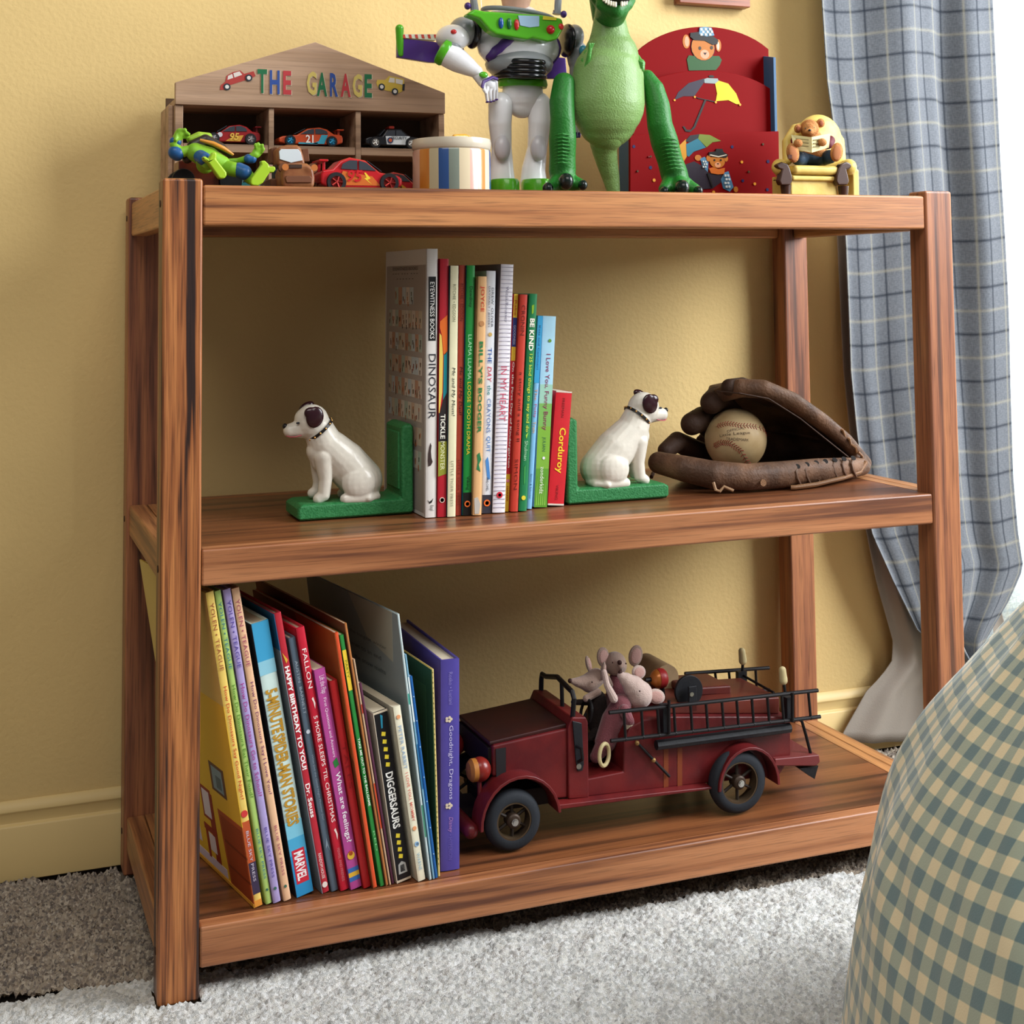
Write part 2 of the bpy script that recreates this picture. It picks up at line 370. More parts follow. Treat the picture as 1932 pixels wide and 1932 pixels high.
# ---------------------------------------------------------------- bedding
def gingham():
    m = bpy.data.materials.new('gingham_cloth'); m.use_nodes = True; N, L = nt(m); b = N['Principled BSDF']; b.inputs['Roughness'].default_value = .9; b.inputs['Sheen Weight'].default_value = .4; b.inputs['Specular IOR Level'].default_value = .1
    tc = N.new('ShaderNodeTexCoord'); sp = N.new('ShaderNodeSeparateXYZ'); L.new(tc.outputs['UV'], sp.inputs[0]); o = []
    for i in (0, 1):
        d = N.new('ShaderNodeMath'); d.operation = 'FRACT'; L.new(sp.outputs[i], d.inputs[0])
        e = N.new('ShaderNodeMath'); e.operation = 'SUBTRACT'; L.new(d.outputs[0], e.inputs[0]); e.inputs[1].default_value = .5
        f = N.new('ShaderNodeMath'); f.operation = 'ABSOLUTE'; L.new(e.outputs[0], f.inputs[0])
        h = N.new('ShaderNodeMapRange'); h.inputs[1].default_value = .225; h.inputs[2].default_value = .265; L.new(f.outputs[0], h.inputs[0]); o.append(h.outputs[0])
    s = N.new('ShaderNodeMath'); s.operation = 'ADD'; L.new(o[0], s.inputs[0]); L.new(o[1], s.inputs[1])
    k = N.new('ShaderNodeMath'); k.operation = 'MULTIPLY'; k.inputs[1].default_value = .5; L.new(s.outputs[0], k.inputs[0])
    r = N.new('ShaderNodeValToRGB'); L.new(k.outputs[0], r.inputs[0]); e = r.color_ramp.elements
    e[0].position = .05; e[0].color = (*lin('#EADCB8'), 1); e[1].position = .95; e[1].color = (*lin('#6C868C'), 1); x = e.new(.5); x.color = (*lin('#A9B4A4'), 1)
    L.new(r.outputs[0], b.inputs['Base Color'])
    n2 = N.new('ShaderNodeTexNoise'); n2.inputs['Scale'].default_value = 700; L.new(tc.outputs['Object'], n2.inputs['Vector'])
    bp = N.new('ShaderNodeBump'); bp.inputs['Strength'].default_value = .2; bp.inputs['Distance'].default_value = .001
    L.new(n2.outputs['Fac'], bp.inputs['Height']); L.new(bp.outputs[0], b.inputs['Normal']); return m
C = Vector((1.02, -.82)); sil = [(1960, 1128), (1932, 1150), (1880, 1212), (1825, 1272), (1770, 1345), (1740, 1392), (1700, 1445), (1660, 1530), (1640, 1620), (1625, 1700), (1612, 1790), (1600, 1870), (1592, 1932), (1588, 2000), (1588, 2110)]
pr = []
for u, v in sil:
    r = ray(u, v); h = Vector((r.x, r.y)); t = (C-CAM.xy).dot(h)/h.dot(h); p = CAM+r*t; pr.append((p.z, (p.xy-C).length))
pr.sort(); zt = pr[-1][0]; rt_ = pr[-1][1]
prof = [(.002, pr[0][1]+.01)]+[(z, r) for z, r in pr if z > .02]
for k in range(1, 9): a = k/8*PI/2; prof.append((zt+.07*math.sin(a), rt_*math.cos(a)+.001))
# resample the profile by arc length
pp = [Vector((r, z)) for z, r in prof]; cum = [0]
for a, b in zip(pp, pp[1:]): cum.append(cum[-1]+(b-a).length)
def pat(s):
    for i in range(len(pp)-1):
        if s <= cum[i+1]: return pp[i].lerp(pp[i+1], (s-cum[i])/max(1e-6, cum[i+1]-cum[i]))
    return pp[-1]
g = G(); NR, NC = 130, 360; vs = []; F = []; ck = .0265
for j in range(NR+1):
    s = cum[-1]*j/NR; q = Vector((0, 0))
    for d in range(-3, 4): q += pat(min(max(s+d*.012, 0), cum[-1]))
    q /= 7
    for i in range(NC+1):
        a = PI*.55+PI*1.1*i/NC; x, z = q
        wr = .006*noise.noise(Vector((a*5, z*7, 1)))+.0035*noise.noise(Vector((a*12+z*20, z*9, 4)))
        # a soft crease and tuck on the face turned to the camera
        aa = a-3.78; cr = -.012*math.exp(-((z-.10-aa*.22)/.02)**2)*max(0, min(1, (aa+.12)*5)) - .01*math.exp(-((z-.25-aa*.25)/.025)**2)*max(0, min(1, (aa-.1)*6))
        rr = x+wr*min(1, x*4)+cr
        vs.append((C.x+rr*math.cos(a), C.y+rr*math.sin(a), z+wr*.5)); g.uv[j*(NC+1)+i] = (a*.47/ck+.06*math.sin(z*30), s/ck+.25*math.sin(a*5)-aa*2.2)
n = NC+1
for j in range(NR):
    for i in range(NC): a = j*n+i; F.append((a, a+1, a+n+1, a+n))
g.add(vs, F, gingham())
tag(g.build('comforter', smooth=180, loc=(C.x, C.y, 0)), 'puffy blue green and cream gingham comforter bulging in front of the shelf', 'comforter')
# ---------------------------------------------------------------- bookshelf
bs = thing('bookshelf', 'brown wooden three tier bookshelf with square posts against the yellow wall', 'bookshelf', (0, 0, 0))
wz = wood('Z', '#C07C46', '#96582F', '#2E1A14', s=2.0, seed=1, skew=.03, off=.085); wz2 = wood('Z', '#AE7048', '#8E563A', '#5A3828', s=1.2, seed=4)
wx = wood('X', '#C0824E', '#A86A3C', '#6C3E22', s=1.1, seed=2, amt=.8); wx2 = wood('X', '#B4784E', '#9C623C', '#663A24', s=1.0, seed=5, amt=.7); wy = wood('Y', '#BE8450', '#A06A40', '#6A4028', s=1.0, seed=3)
wp = wood('X', '#85502E', '#6E4026', '#4C2C1A', s=.9, seed=8, amt=.7, rough=.35)
for x, y, m in ((0, 0, wz), (L_-W_, 0, wz2), (0, D_-PD_, wz2), (L_-W_, D_-PD_, wz2)):
    p = G().box(x, x+W_, y, y+PD_, 0, H_, m).build('post', bs, bevel=.0035, seg=2, smooth=40)
    for zc in (T0+.025, M0+.02, B0+.02):
        g = G()
        if x == 0: g.lathe([(.004, 0), (.004, .0012)], M('#2E1A10', .6), c=(-.0008, y+PD_/2, zc), ax='X', seg=12)
        else: g.lathe([(.004, 0), (.004, .0012)], M('#2E1A10', .6), c=(x+W_-.0004, y+PD_/2, zc), ax='X', seg=12)
        g.build('dowel_plug', p)
for (z1, z0, nm) in ((T1, T0, 0), (M1, M0, 1), (B1, B0, 2)):
    sh = G().box(W_+.001, L_-W_-.001, .024, D_-.024, z1-.019, z1-.0006, wp).build('shelf_board', bs, smooth=0)
    mm = wx if nm == 0 else wx2
    G().box(W_+.0002, L_-W_-.0002, .0015, .0235, z0, z1, mm).build('front_rail', bs, bevel=.003, smooth=40)
    G().box(W_+.0002, L_-W_-.0002, D_-.0235, D_-.0015, z0, z1, mm).build('back_rail', bs, bevel=.003, smooth=40)
    for x in (.004, L_-.027):
        G().box(x, x+.023, PD_+.0002, D_-PD_-.0002, z0, z1, wy).build('side_rail', bs, bevel=.003, smooth=40)
    for x0, x1 in ((.0275, W_), (L_-W_, L_-.0275)):
        G().box(x0, x1, PD_+.001, D_-PD_-.001, z1-.019, z1-.0004, wy).build('shelf_end', sh, smooth=0)
# ---------------------------------------------------------------- books
PAGE = M('#D9CDB2', .85, var=.12, vs=500, stretch=(60, .02, .02), name='page_edges')
PREV = {}
def hexmix(h, k): return tuple(min(1, c*k) for c in lin(h))
def book(name, shelf_z, tl, tr, bl, br, depth, col, label, texts=(), marks=(), hard=True, side=None, group=None, cat='book', yadd=0., sm=.45, yaw=0.):
    """tl,tr,bl,br: the spine's corners in the photo; the spine's foot rests on shelf_z"""
    p = atz(bl[0], bl[1], shelf_z); Y = p.y+yadd; x0, _ = XZ(*bl, Y)
    a = Vector(XZ(*tl, Y)); b = Vector(XZ(*tr, Y)); c = Vector((x0, shelf_z)); d = Vector(XZ(*br, Y))
    ax = (a-c); h = ax.length; th_ = math.atan2(-ax.x, ax.y)
    px = Vector((math.cos(th_), math.sin(th_)))
    t = max(.002, ((b-a).dot(px)+(d-c).dot(px))/2-.0010)
    if shelf_z in PREV:   # keep clear of the neighbour on the left
        p0, tp, hp = PREV[shelf_z]; x0 = max(x0, p0+.0007); Hm = min(h, hp)
        th_ = min(th_, math.atan((x0-p0-.0007)/Hm+math.tan(tp)))
    PREV[shelf_z] = (x0+t/math.cos(th_), th_, h)
    z0 = shelf_z+.0004 + (t*math.sin(-th_) if th_ < 0 else 0)
    T = Matrix.Translation((x0, Y, z0)) @ Matrix.Rotation(math.radians(yaw), 4, 'Z') @ Matrix.Rotation(-th_, 4, 'Y')
    root = thing(name, label, cat, (x0, Y, z0), group); cm_ = M(col, sm, var=.03, vs=60, coat=.15)
    sd = M(side, sm, coat=.15) if side else cm_
    g = G(); g.T = T; w_ = min(.0022, t*.18) if hard else min(.0009, t*.2)
    g.box(0, w_, .0015, depth, 0, h, sd).box(t-w_, t, .0015, depth, 0, h, cm_)
    n = 5; arc = [(t/2-(t/2)*math.cos(PI*k/n), .0015-(.0012 if hard else .0006)*math.sin(PI*k/n)) for k in range(n+1)]
    g.prism(arc+[(t, .0035), (0, .0035)], 0, h, cm_, 'Z')
    yf = -.00035 if not hard else -.0001
    yf = .0015-(.0012 if hard else .0006)-.00025
    for (z0_, z1_, mc) in [(m[1], m[2], m[3]) for m in marks if m[0] == 'band']:
        g.box(.0002, t-.0002, yf+.00012, .002, h*(1-z1_), h*(1-z0_), M(mc, sm))
    for m in marks:
        if m[0] == 'disc': g.disc((t*m[1], yf, h*(1-m[2])), t*m[3], M(m[4], sm))
        if m[0] == 'poly': g.prism([(t*q[0], h*(1-q[1])) for q in m[1]], yf-.0001, yf+.0004, M(m[2], sm))
        if m[0] == 'cover':   # polygon on the left cover: (depth fraction, height fraction from the top)
            g.prism([(depth*q[0], h*(1-q[1])) for q in m[1]], -.0003-(m[3] if len(m) > 3 else 0), .0003, M(m[2], sm), 'X')
        if m[0] == 'ctext':
            _, s_, c_, yc, zc, wd, hg = m
            g.text(s_, M(c_, .5), Matrix.Translation((-.0008, depth*yc, h*(1-zc))) @ Matrix.Rotation(-PI/2, 4, 'Z') @ Matrix.Rotation(PI/2, 4, 'X'), wd*depth, hg*h)
    for q in texts:
        s_, c_, f0, f1, hf = q[:5]; cc = q[5] if len(q) > 5 else .5; bo = q[6] if len(q) > 6 else 0; sh_ = q[7] if len(q) > 7 else 0
        g.text(s_, M(c_, .5), Fm(t*cc, h*(1-(f0+f1)/2), yf-.00025, -PI/2), h*(f1-f0), t*hf, bold=bo, shear=sh_)
    g.build('cover', root, smooth=50)
    q = G(); q.T = T; i = .003 if hard else .0003
    q.box(w_+.00005, t-w_-.00005, .0036, depth-i, i, h-i, PAGE); q.build('pages', root, smooth=0)
    return root
GM = 'picture books between the dog bookends'; GB = 'picture books leaning on the bottom shelf'
Y2 = lambda x: x
# big pictorial book, grey back cover with rows of little picture cards
mk = [('cover', [(.03, .06), (.97, .06), (.97, .985), (.03, .985)], '#A49A92'), ('poly', [(.17, .165-.06), (.83, .165-.06), (.83, .345), (.17, .345)], '#151515')]
random.seed(3)
cols = ['#C9BFAE', '#B9C4C6', '#C4A890', '#BFB49E', '#D1C6B8', '#A9B5A6', '#B88E74']
for row, zc in enumerate([.145, .235, .325, .413, .50, .588, .677, .765]):
    n = 5 if row == 0 else 10; y0, y1 = (.30, .76) if row == 0 else (.10, .90)
    for k in range(n):
        a = y0+(y1-y0)*k/n; b = a+(y1-y0)/n*.88
        mk.append(('cover', [(a, zc), (b, zc), (b, zc+.066), (a, zc+.066)], random.choice(cols), .0002))
        for e in range(3):
            c = a+(b-a)*random.uniform(.15, .7); e0 = zc+.012+.045*random.random()
            mk.append(('cover', [(c, e0), (c+.018, e0), (c+.014, e0+.018), (c+.002, e0+.014)], random.choice(['#7A3B2A', '#9C5A35', '#4E4A45', '#B0704A', '#55604A', '#8C8378']), .0004))
mk += [('cover', [(.30, .895), (.56, .895), (.56, .945), (.30, .945)], '#8F8780', .0002)]
mk += [('ctext', 'EYEWITNESS BOOKS', '#5C534C', .50, .072, .60, .013), ('ctext', 'the amazing world of pictures', '#6A615A', .5, .092, .6, .007), ('ctext', 'of every kind of thing', '#6A615A', .5, .112, .44, .007)]
mk[-2] = ('ctext', '- - -  - - -  - - -', '#6A615A', .5, .092, .6, .003); mk[-1] = ('ctext', '- - - - - -', '#6A615A', .5, .112, .4, .003)
mk += [('poly', [(.42, .725), (.30, .74), (.2, .765), (.17, .79), (.22, .812), (.45, .808), (.62, .795), (.5, .78), (.45, .755), (.5, .735)], '#3A2C2A'), ('poly', [(.2, .935), (.32, .942), (.5, .938), (.7, .93), (.55, .945), (.35, .95)], '#222222')]
book('picture_book', M1, (806, 470), (828, 469.5), (803, 978), (825, 978), .190, '#DCD8D2', 'tallest white book, black spine block, grey back cover of small cards facing the left bookend',
     [('EYEWITNESS BOOKS', '#F2F0EA', .125, .338, .40, .5), ('DINOSAUR', '#2A2A33', .395, .635, .66, .52), ('Knopf', '#444444', .955, .975, .5)], mk, group=GM, side='#D6D2CC')
book('picture_book', M1, (830, 489), (848.6, 488.5), (825, 977), (842, 976.7), .20, '#B5202E', 'red, orange and teal spined book beside the tallest white book',
     [('TICKLE', '#F0EEE0', .605, .70, .55, .5, .02), ('MONSTER', '#DDE0B0', .71, .82, .5, .5, .01)],
     [('poly', [(.05, .245), (.9, .22), (.95, .36), (.7, .375), (.5, .37), (.3, .30), (.05, .27)], '#DE6A26'), ('poly', [(.55, .375), (.95, .36), (.95, .52), (.5, .55)], '#17818A'), ('poly', [(.02, .29), (.25, .30), (.45, .38), (.4, .52), (.1, .60), (.02, .60)], '#E0C35A'), ('poly', [(.02, .60), (.15, .60), (.5, .55), (.95, .52), (.97, .71), (.02, .71)], '#2A2424'), ('poly', [(.02, .71), (.97, .71), (.97, .835), (.02, .845)], '#8E9230'), ('disc', .5, .935, .3, '#E8C8B8'), ('disc', .5, .935, .22, '#B5202E')], group=GM, hard=False)
book('picture_book', M1, (849, 502), (867, 502), (843, 976.5), (858, 975), .21, '#E2DDB8', 'cream spined book with grey lettering left of the matching brown one',
     [('RITCHIE • EDGSON', '#8A8A70', .075, .225, .4), ('Me and My Mom!', '#39403A', .41, .60, .52, .5, 0, .2), ('LITTLE TIGER PRESS', '#9A9A80', .78, .96, .32)], (), group=GM, hard=False, side='#4E7C84')
book('picture_book', M1, (867.5, 501), (880, 501), (858.5, 974), (872, 973.6), .21, '#9C3A26', 'brown red spined book beside the matching cream one',
     [('RITCHIE • EDGSON', '#6E2214', .075, .225, .5), ('Me and My Dad!', '#3A0F0A', .41, .60, .6, .5, 0, .2), ('LITTLE TIGER PRESS', '#7A2A1A', .78, .96, .4)], (), group=GM, hard=False)
book('picture_book', M1, (881, 501.5), (899.5, 501.5), (873.5, 973.6), (889, 973), .225, '#1E8A3A', 'bright green spined book with yellow and pale title',
     [('Dewdney', '#0E2A14', .085, .17, .5), ('LLAMA LLAMA', '#A6E0B0', .28, .46, .42), ('LOOSE TOOTH DRAMA', '#E8C83A', .47, .76, .42), ('Viking', '#0E2A14', .845, .90, .45)],
     [('band', .91, 1, '#141210'), ('disc', .5, .955, .36, '#E06A2A'), ('disc', .5, .955, .22, '#F4F0E8')], group=GM, side='#2A6AA0')
book('picture_book', M1, (900.5, 522.5), (917, 522.5), (890, 973.6), (908.5, 973), .205, '#DDAE78', 'tan spined book with green title and a torn foot',
     [('JOYCE', '#D2402A', .04, .15, .5, .5, .01), ("BILLY'S", '#2C7A44', .275, .455, .46, .5, .03), ('BOOGER', '#2C7A44', .47, .66, .46, .5, .03)],
     [('disc', .5, .20, .3, '#B98455'), ('poly', [(.3, .75), (.6, .74), (.8, .77), (.55, .79), (.75, .82), (.3, .81), (.4, .78)], '#2C7A4A'), ('poly', [(.1, .93), (.5, .925), (.85, .955), (.7, .995), (.2, .995)], '#B9B2A8')], group=GM)
book('picture_book', M1, (918.5, 512), (940, 511), (909.5, 970), (926, 969.5), .215, '#DADDE2', 'white spined book with handwritten blue and red title and a crayon picture',
     [('DREW\u2002OLIVER', '#555A66', .07, .235, .24, .68), ('DAYWALT / JEFFERS', '#555A66', .065, .235, .24, .3), ('THE', '#2A5AA8', .32, .385, .42), ('DAY', '#C8324A', .40, .46, .46, .5, 0, .2), ('the', '#3A8A8A', .475, .515, .42), ('CRAYONS', '#5A7AB0', .53, .67, .42, .5, 0, -.1), ('QUIT', '#3A7AC0', .685, .75, .46), ('PHILOMEL', '#4A4E58', .855, .91, .26)],
     [('disc', .5, .265, .2, '#C8A860'), ('poly', [(.25, .785), (.5, .77), (.62, .79), (.8, .86), (.5, .865)], '#4A86C8'), ('band', .925, 1, '#33323C'), ('disc', .5, .958, .34, '#E06A2A'), ('disc', .5, .958, .2, '#F4F0E8')], group=GM)
stripes = [('poly', [(.02, k/120+.003), (.98, k/120+.003), (.98, k/120+.0052), (.02, k/120+.0052)], '#A9A3B4') for k in range(1, 119, 2)]
book('picture_book', M1, (942.6, 500), (969, 498.6), (926, 969.5), (949.5, 968.5), .255, '#E4E0E6', 'widest white spine, finely lined, with a pink title',
     [('Witek/Roussey', '#8A8698', .09, .235, .3), ('IN MY HEART', '#D0506A', .415, .635, .5, .5, -.005)], stripes+[('disc', .5, .93, .24, '#C8283A'), ('disc', .5, .93, .12, '#F2E6E8')], group=GM, side='#8E8388')
book('picture_book', M1, (969.5, 555.6), (977.5, 555.6), (951, 966.5), (961.5, 966), .215, '#C22632', 'slim red and yellow spined paperback with white title between lined white and dull red books',
     [('Rabe', '#D04A2A', .03, .10, .6), ('GOODNESS', '#C8CCE0', .145, .235, .5), ('On the First Day of Kindergarten', '#F6EEE6', .315, .80, .62, .5, .015), ('HARPER', '#B04020', .885, .955, .4)],
     [('band', 0, .11, '#E8C43A'), ('band', .11, .245, '#2C3A78'), ('band', .245, .31, '#E0B83A'), ('band', .83, 1, '#D9B22E'), ('disc', .5, .86, .35, '#D87A8A')], group=GM, hard=False)
book('picture_book', M1, (978, 556.6), (995, 556.6), (962, 967), (976, 966.5), .22, '#BC3A2A', 'dull red hardback spine with dark lettering beside a green spine',
     [('CRONIN', '#6A1A10', .05, .19, .5), ('a story and a song II', '#4A120C', .36, .68, .5), ('SIMON', '#6A1A10', .76, .90, .4)], (), group=GM)
book('picture_book', M1, (997, 555.5), (1014.7, 555), (976.5, 966), (992, 965.5), .22, '#1E7A48', 'green spine with white capitals and a yellow flower near its foot',
     [('BE KIND', '#F4F2E4', .115, .265, .58, .5, .03), ('125 kind things to say and do', '#C8D84A', .28, .64, .5, .5, .01), ('Shulman', '#A8D8B0', .68, .77, .4)], [('disc', .5, .94, .26, '#E0D23A'), ('poly', [(.35, .055), (.65, .05), (.6, .09), (.4, .095)], '#8AB830'), ('poly', [(.4, .655), (.7, .64), (.5, .67)], '#A8D84A'), ('poly', [(.4, .80), (.55, .79), (.6, .87), (.45, .88)], '#3E9A50')], group=GM)
book('picture_book', M1, (1015, 597), (1025, 596.6), (994, 961.5), (1006.5, 961), .20, '#7EB6DE', 'slim pale blue spine with pink and tan title',
     [('Katz and Cammeri', '#2C5A8A', .05, .28, .35), ('The', '#D88A5A', .38, .44, .5), ('Potty', '#C05A7A', .46, .53, .6), ('Train', '#D8A05A', .55, .61, .55), ('Simon & Schuster', '#2C4A6A', .82, .95, .35)], [('band', 0, .35, '#3A9CD0')], group=GM)
book('picture_book', M1, (1025.5, 598), (1052.6, 598), (1008, 959.5), (1032.5, 959), .20, '#A8D2E6', 'sky blue spine turning grassy green towards its foot',
     [('I Love You, Funny Bunny', '#8A2A5A', .20, .60, .42, .5, .005), ('JULIAN', '#3A6A4A', .635, .71, .3), ('zonderkidz', '#E8F2D8', .79, .93, .3)],
     [('band', .36, .46, '#9CC8B4'), ('band', .46, .58, '#7AB05A'), ('band', .58, .8, '#7CAE3C'), ('band', .8, 1, '#5E9A30'), ('disc', .6, .13, .12, '#6A9A3A'), ('disc', .55, .745, .1, '#E8E0F0')]+[('poly', [(.1+.16*k, .99), (.14+.16*k, .84+.03*(k % 2)), (.2+.16*k, .99)], '#84B848') for k in range(5)], group=GM, hard=False)
book('picture_book', M1, (1050, 741), (1080, 740.7), (1034, 957), (1067.5, 955.5), .185, '#C8202A', 'short red board book against the right bookend, yellow title on its spine',
     [('FREEMAN', '#7A1A1E', .06, .23, .16), ('Corduroy', '#F0C832', .32, .72, .52, .52, .02), ('VIKING', '#7A1A1E', .82, .95, .16)], [('band', 0, .012, '#D8CDBE'), ('band', .985, 1, '#D8CDBE')], group=GM, hard=False)
# ---- bottom shelf
yt = [('#DDBE62', '#A05A3A', '#C8402A', 'Say Good Night?', 'BLUE SKY PRESS', 'pale yellow spine at the left end of the bottom row, yellow room on its cover'),
      ('#A6C46A', '#3A7A8A', '#5A8A2A', 'Eat Their Food?', 'BLUE SKY PRESS', 'light green spine next to the pale yellow one on the bottom shelf'),
      ('#A496C6', '#5A4A9A', '#A83A8A', 'Go to School?', 'BLUE SKY PRESS', 'lavender spine between light green and peach ones on the bottom shelf'),
      ('#E0B48E', '#A8506A', '#7A3A6A', 'Say I Love You?', 'BLUE SKY PRESS', 'peach spine between lavender and comic picture book on the bottom shelf')]
yq = [((383.5, 1116), (399, 1115), (481, 1713.6), (500.5, 1709)), ((399.5, 1113.5), (415.5, 1113), (502.4, 1708), (515.5, 1706)), ((416, 1111), (432, 1110), (516.5, 1706), (534.5, 1702)), ((432.5, 1109), (449.5, 1108), (536, 1702), (553, 1699))]
R4 = lambda a, b, c, d, col, e=.0002: ('cover', [(a, c), (b, c), (b, d), (a, d)], col, e)
room = [R4(0, 1, 0, .36, '#CDB46A', .0001), ('cover', [(.0, .745), (.33, .75), (.29, 1), (.0, 1)], '#A24A26', .0003), ('cover', [(.02, .76), (.30, .765), (.27, .985), (.02, .985)], '#8E3A1C', .0005), R4(0, .28, .84, .848, '#6E2A14', .0007), R4(0, .28, .92, .928, '#6E2A14', .0007),
        R4(.40, .47, .72, .955, '#8A2A20'), R4(.42, .56, .71, .82, '#8A2A20', .0003), R4(.44, .54, .72, .81, '#D8D2DC', .0005), R4(.40, .58, .845, .865, '#8A2A20', .0005), R4(.54, .57, .86, .96, '#8A2A20', .0003), R4(.44, .53, .87, .93, '#D8D2DC', .0003),
        R4(.16, .36, .595, .69, '#5A3A30'), R4(.19, .33, .605, .68, '#7A98A8', .0004), R4(.21, .28, .63, .67, '#4E6A78', .0006),
        R4(.52, .78, .50, .64, '#8A3A2A'), R4(.55, .75, .515, .625, '#C8BCD0', .0004), R4(.60, .70, .54, .615, '#6A4A6A', .0006),
        ('cover', [(.70, .70), (.99, .66), (.99, .93), (.66, .93)], '#CFC6DC', .0002), R4(.33, 1, .955, .985, '#CFC6DC', .0002), R4(0, 1, .988, 1, '#D8A03A', .0008)]
for k in range(4):
    c, c1, c2, t2, pb_, lb = yt[k]
    mk = [('cover', [(.0, .0), (1, .0), (1, .999), (.0, .999)], '#DDB636', -.0001)]+room+[('band', .73, .86, '#B4502A'), ('band', .86, .96, '#3A3048'), ('disc', .5, .705, .42, '#C83A3A'), ('band', .98, 1, '#D8903A')] if k == 0 else [('disc', .5, .955, .18, '#3A6A5A')]
    book('picture_book', B1, *yq[k], .235, c, lb, [('YOLEN • TEAGUE', c1, .035, .25, .5), ('How Do Dinosaurs '+t2, c2, .30, .66, .52), (pb_, '#C8C0D0' if k == 0 else c1, .76, .92, .34)], mk, group=GB, side='#D8B84A' if k == 0 else None, yaw=11.5-.4*k)
book('picture_book', B1, (469.6, 1176), (504.6, 1173), (560, 1695), (597.5, 1687), .165, '#CBE0DA', 'thick pale blue spine with gold outlined title, leaning beside the peach spine',
     [('5-MINUTE', '#B98A2A', .245, .405, .70, .5, .04), ('SPIDER-MAN', '#B98A2A', .41, .60, .72, .5, .04), ('STORIES', '#B98A2A', .61, .745, .70, .5, .04), ('MARVEL', '#F4ECEC', .842, .945, .55, .5, .03)],
     [('band', 0, .14, '#3E9CC8'), ('band', .14, .19, '#8CC4D6'), ('band', .73, .79, '#7CC0D6'), ('band', .79, .85, '#4AA4CC'), ('band', .85, 1, '#2C8CC0'), ('poly', [(.14, .833), (.86, .833), (.86, .955), (.14, .955)], '#C8283A')]+[('cover', [(.0, .0), (1, .0), (1, 1), (0, 1)], '#1E222C')], yaw=9.9, group=GB)
book('picture_book', B1, (512, 1156), (529, 1153), (608.5, 1687), (624, 1683), .28, '#B52836', 'red spine with white title rising beside thick pale blue spine',
     [('HAPPY BIRTHDAY TO YOU!', '#F6F0EC', .19, .56, .62, .5, .035), ('Dr. Seuss', '#F6F0EC', .61, .73, .6, .5, .02), ('RANDOM HOUSE', '#F0E0DC', .86, .95, .4)], [('disc', .5, .972, .36, '#E8DCD4'), ('cover', [(0, 0), (1, 0), (1, .13), (0, .13)], '#1E5A80', .0001), ('cover', [(0, .13), (1, .13), (1, 1), (0, 1)], '#7E8890', .0001), ('poly', [(.2, .14), (.8, .17), (.5, .18)], '#D8A83A')], yaw=9.7, group=GB)
book('picture_book', B1, (540.5, 1203), (555.7, 1201), (626, 1684), (642, 1682), .21, '#5C6C7C', 'slate grey blue spine between two red spines on bottom shelf',
     [('AUSTIN  BARNETT', '#A8B4C0', .09, .30, .4), ('What Did the Good Night Monster Do?', '#98A6B4', .46, .72, .36)], [('disc', .5, .37, .28, '#C8D0D8'), ('poly', [(.2, .83), (.5, .79), (.8, .85), (.5, .82)], '#8A9AA8')], yaw=9.5, group=GB)
book('picture_book', B1, (554.5, 1184), (573, 1181), (643.5, 1683), (662, 1681), .25, '#C01E34', 'bright red spine with white capitals and candy cane marks',
     [('FALLON', '#F4E8E4', .08, .23, .5), ('5 MORE SLEEPS ’TIL CHRISTMAS', '#F4E8E4', .335, .74, .46), ('FEIWEL AND FRIENDS', '#C87A80', .84, .965, .3)], [('poly', [(.4, .27), (.6, .265), (.75, .29), (.6, .31), (.55, .285)], '#F0D8D0'), ('poly', [(.4, .77), (.6, .765), (.75, .79), (.6, .81), (.55, .785)], '#F0D8D0')], yaw=9.4, group=GB)
book('picture_book', B1, (589.5, 1264), (613.6, 1261), (663, 1681), (686, 1678), .20, '#B84C96', 'magenta pink spine with white question title and striped foot',
     [('Lift the Flap', '#F2DCEC', .03, .11, .6), ('First Questions and Answers', '#F2DCEC', .13, .40, .3, .5), ('What are feelings?', '#F8F0F6', .47, .79, .58, .5, .01)],
     [('disc', .5, .85, .34, '#E0B23A'), ('disc', .5, .84, .2, '#C8402A'), ('band', .905, .925, '#3A6AB0'), ('band', .925, .945, '#E0B23A'), ('band', .945, .965, '#3A6AB0'), ('poly', [(.3, .42), (.7, .405), (.8, .44), (.4, .45)], '#2C7A3A')], yaw=9.3, group=GB, hard=False)
book('picture_book', B1, (619, 1285), (635, 1283), (687, 1678), (704, 1676), .20, '#B01E22', 'plain dark red spine between magenta pink and orange ones', [('TALES', '#8A1418', .3, .52, .5)], (), yaw=9.2, group=GB)
book('picture_book', B1, (627.5, 1193), (634, 1191), (705, 1677), (717, 1675), .275, '#D2502A', 'slim orange red spine with tall brown cover, beside the plain dark red spine', [], [('cover', [(0, 0), (1, 0), (1, 1), (0, 1)], '#8A4A28', .0001), ('cover', [(.0, .0), (.45, .0), (.3, .3), (0, .5)], '#A85A2A', .0003)], yaw=9.2, group=GB, hard=False)
book('picture_book', B1, (634.8, 1198), (645, 1196), (718.6, 1674), (728, 1672), .24, '#2E8A3E', 'slim green spine with a yellow block near its top', [('PARTY', '#7A8A2A', .10, .17, .5), ('TAKE ME OUT TO THE BALLGAME', '#F0F4E8', .41, .68, .5, .5, .01), ('RED', '#8AC88A', .78, .86, .4)], [('band', .06, .22, '#E8C43A')], yaw=9.2, group=GB, hard=False)
book('picture_book', B1, (646, 1175), (652.6, 1173), (729, 1672), (735, 1671), .30, '#B4743E', 'slim tan edged book with tall dark cover behind the green spine', [], [('cover', [(0, 0), (1, 0), (1, 1), (0, 1)], '#7A4A2E', .0001)], yaw=9.2, group=GB, hard=False)
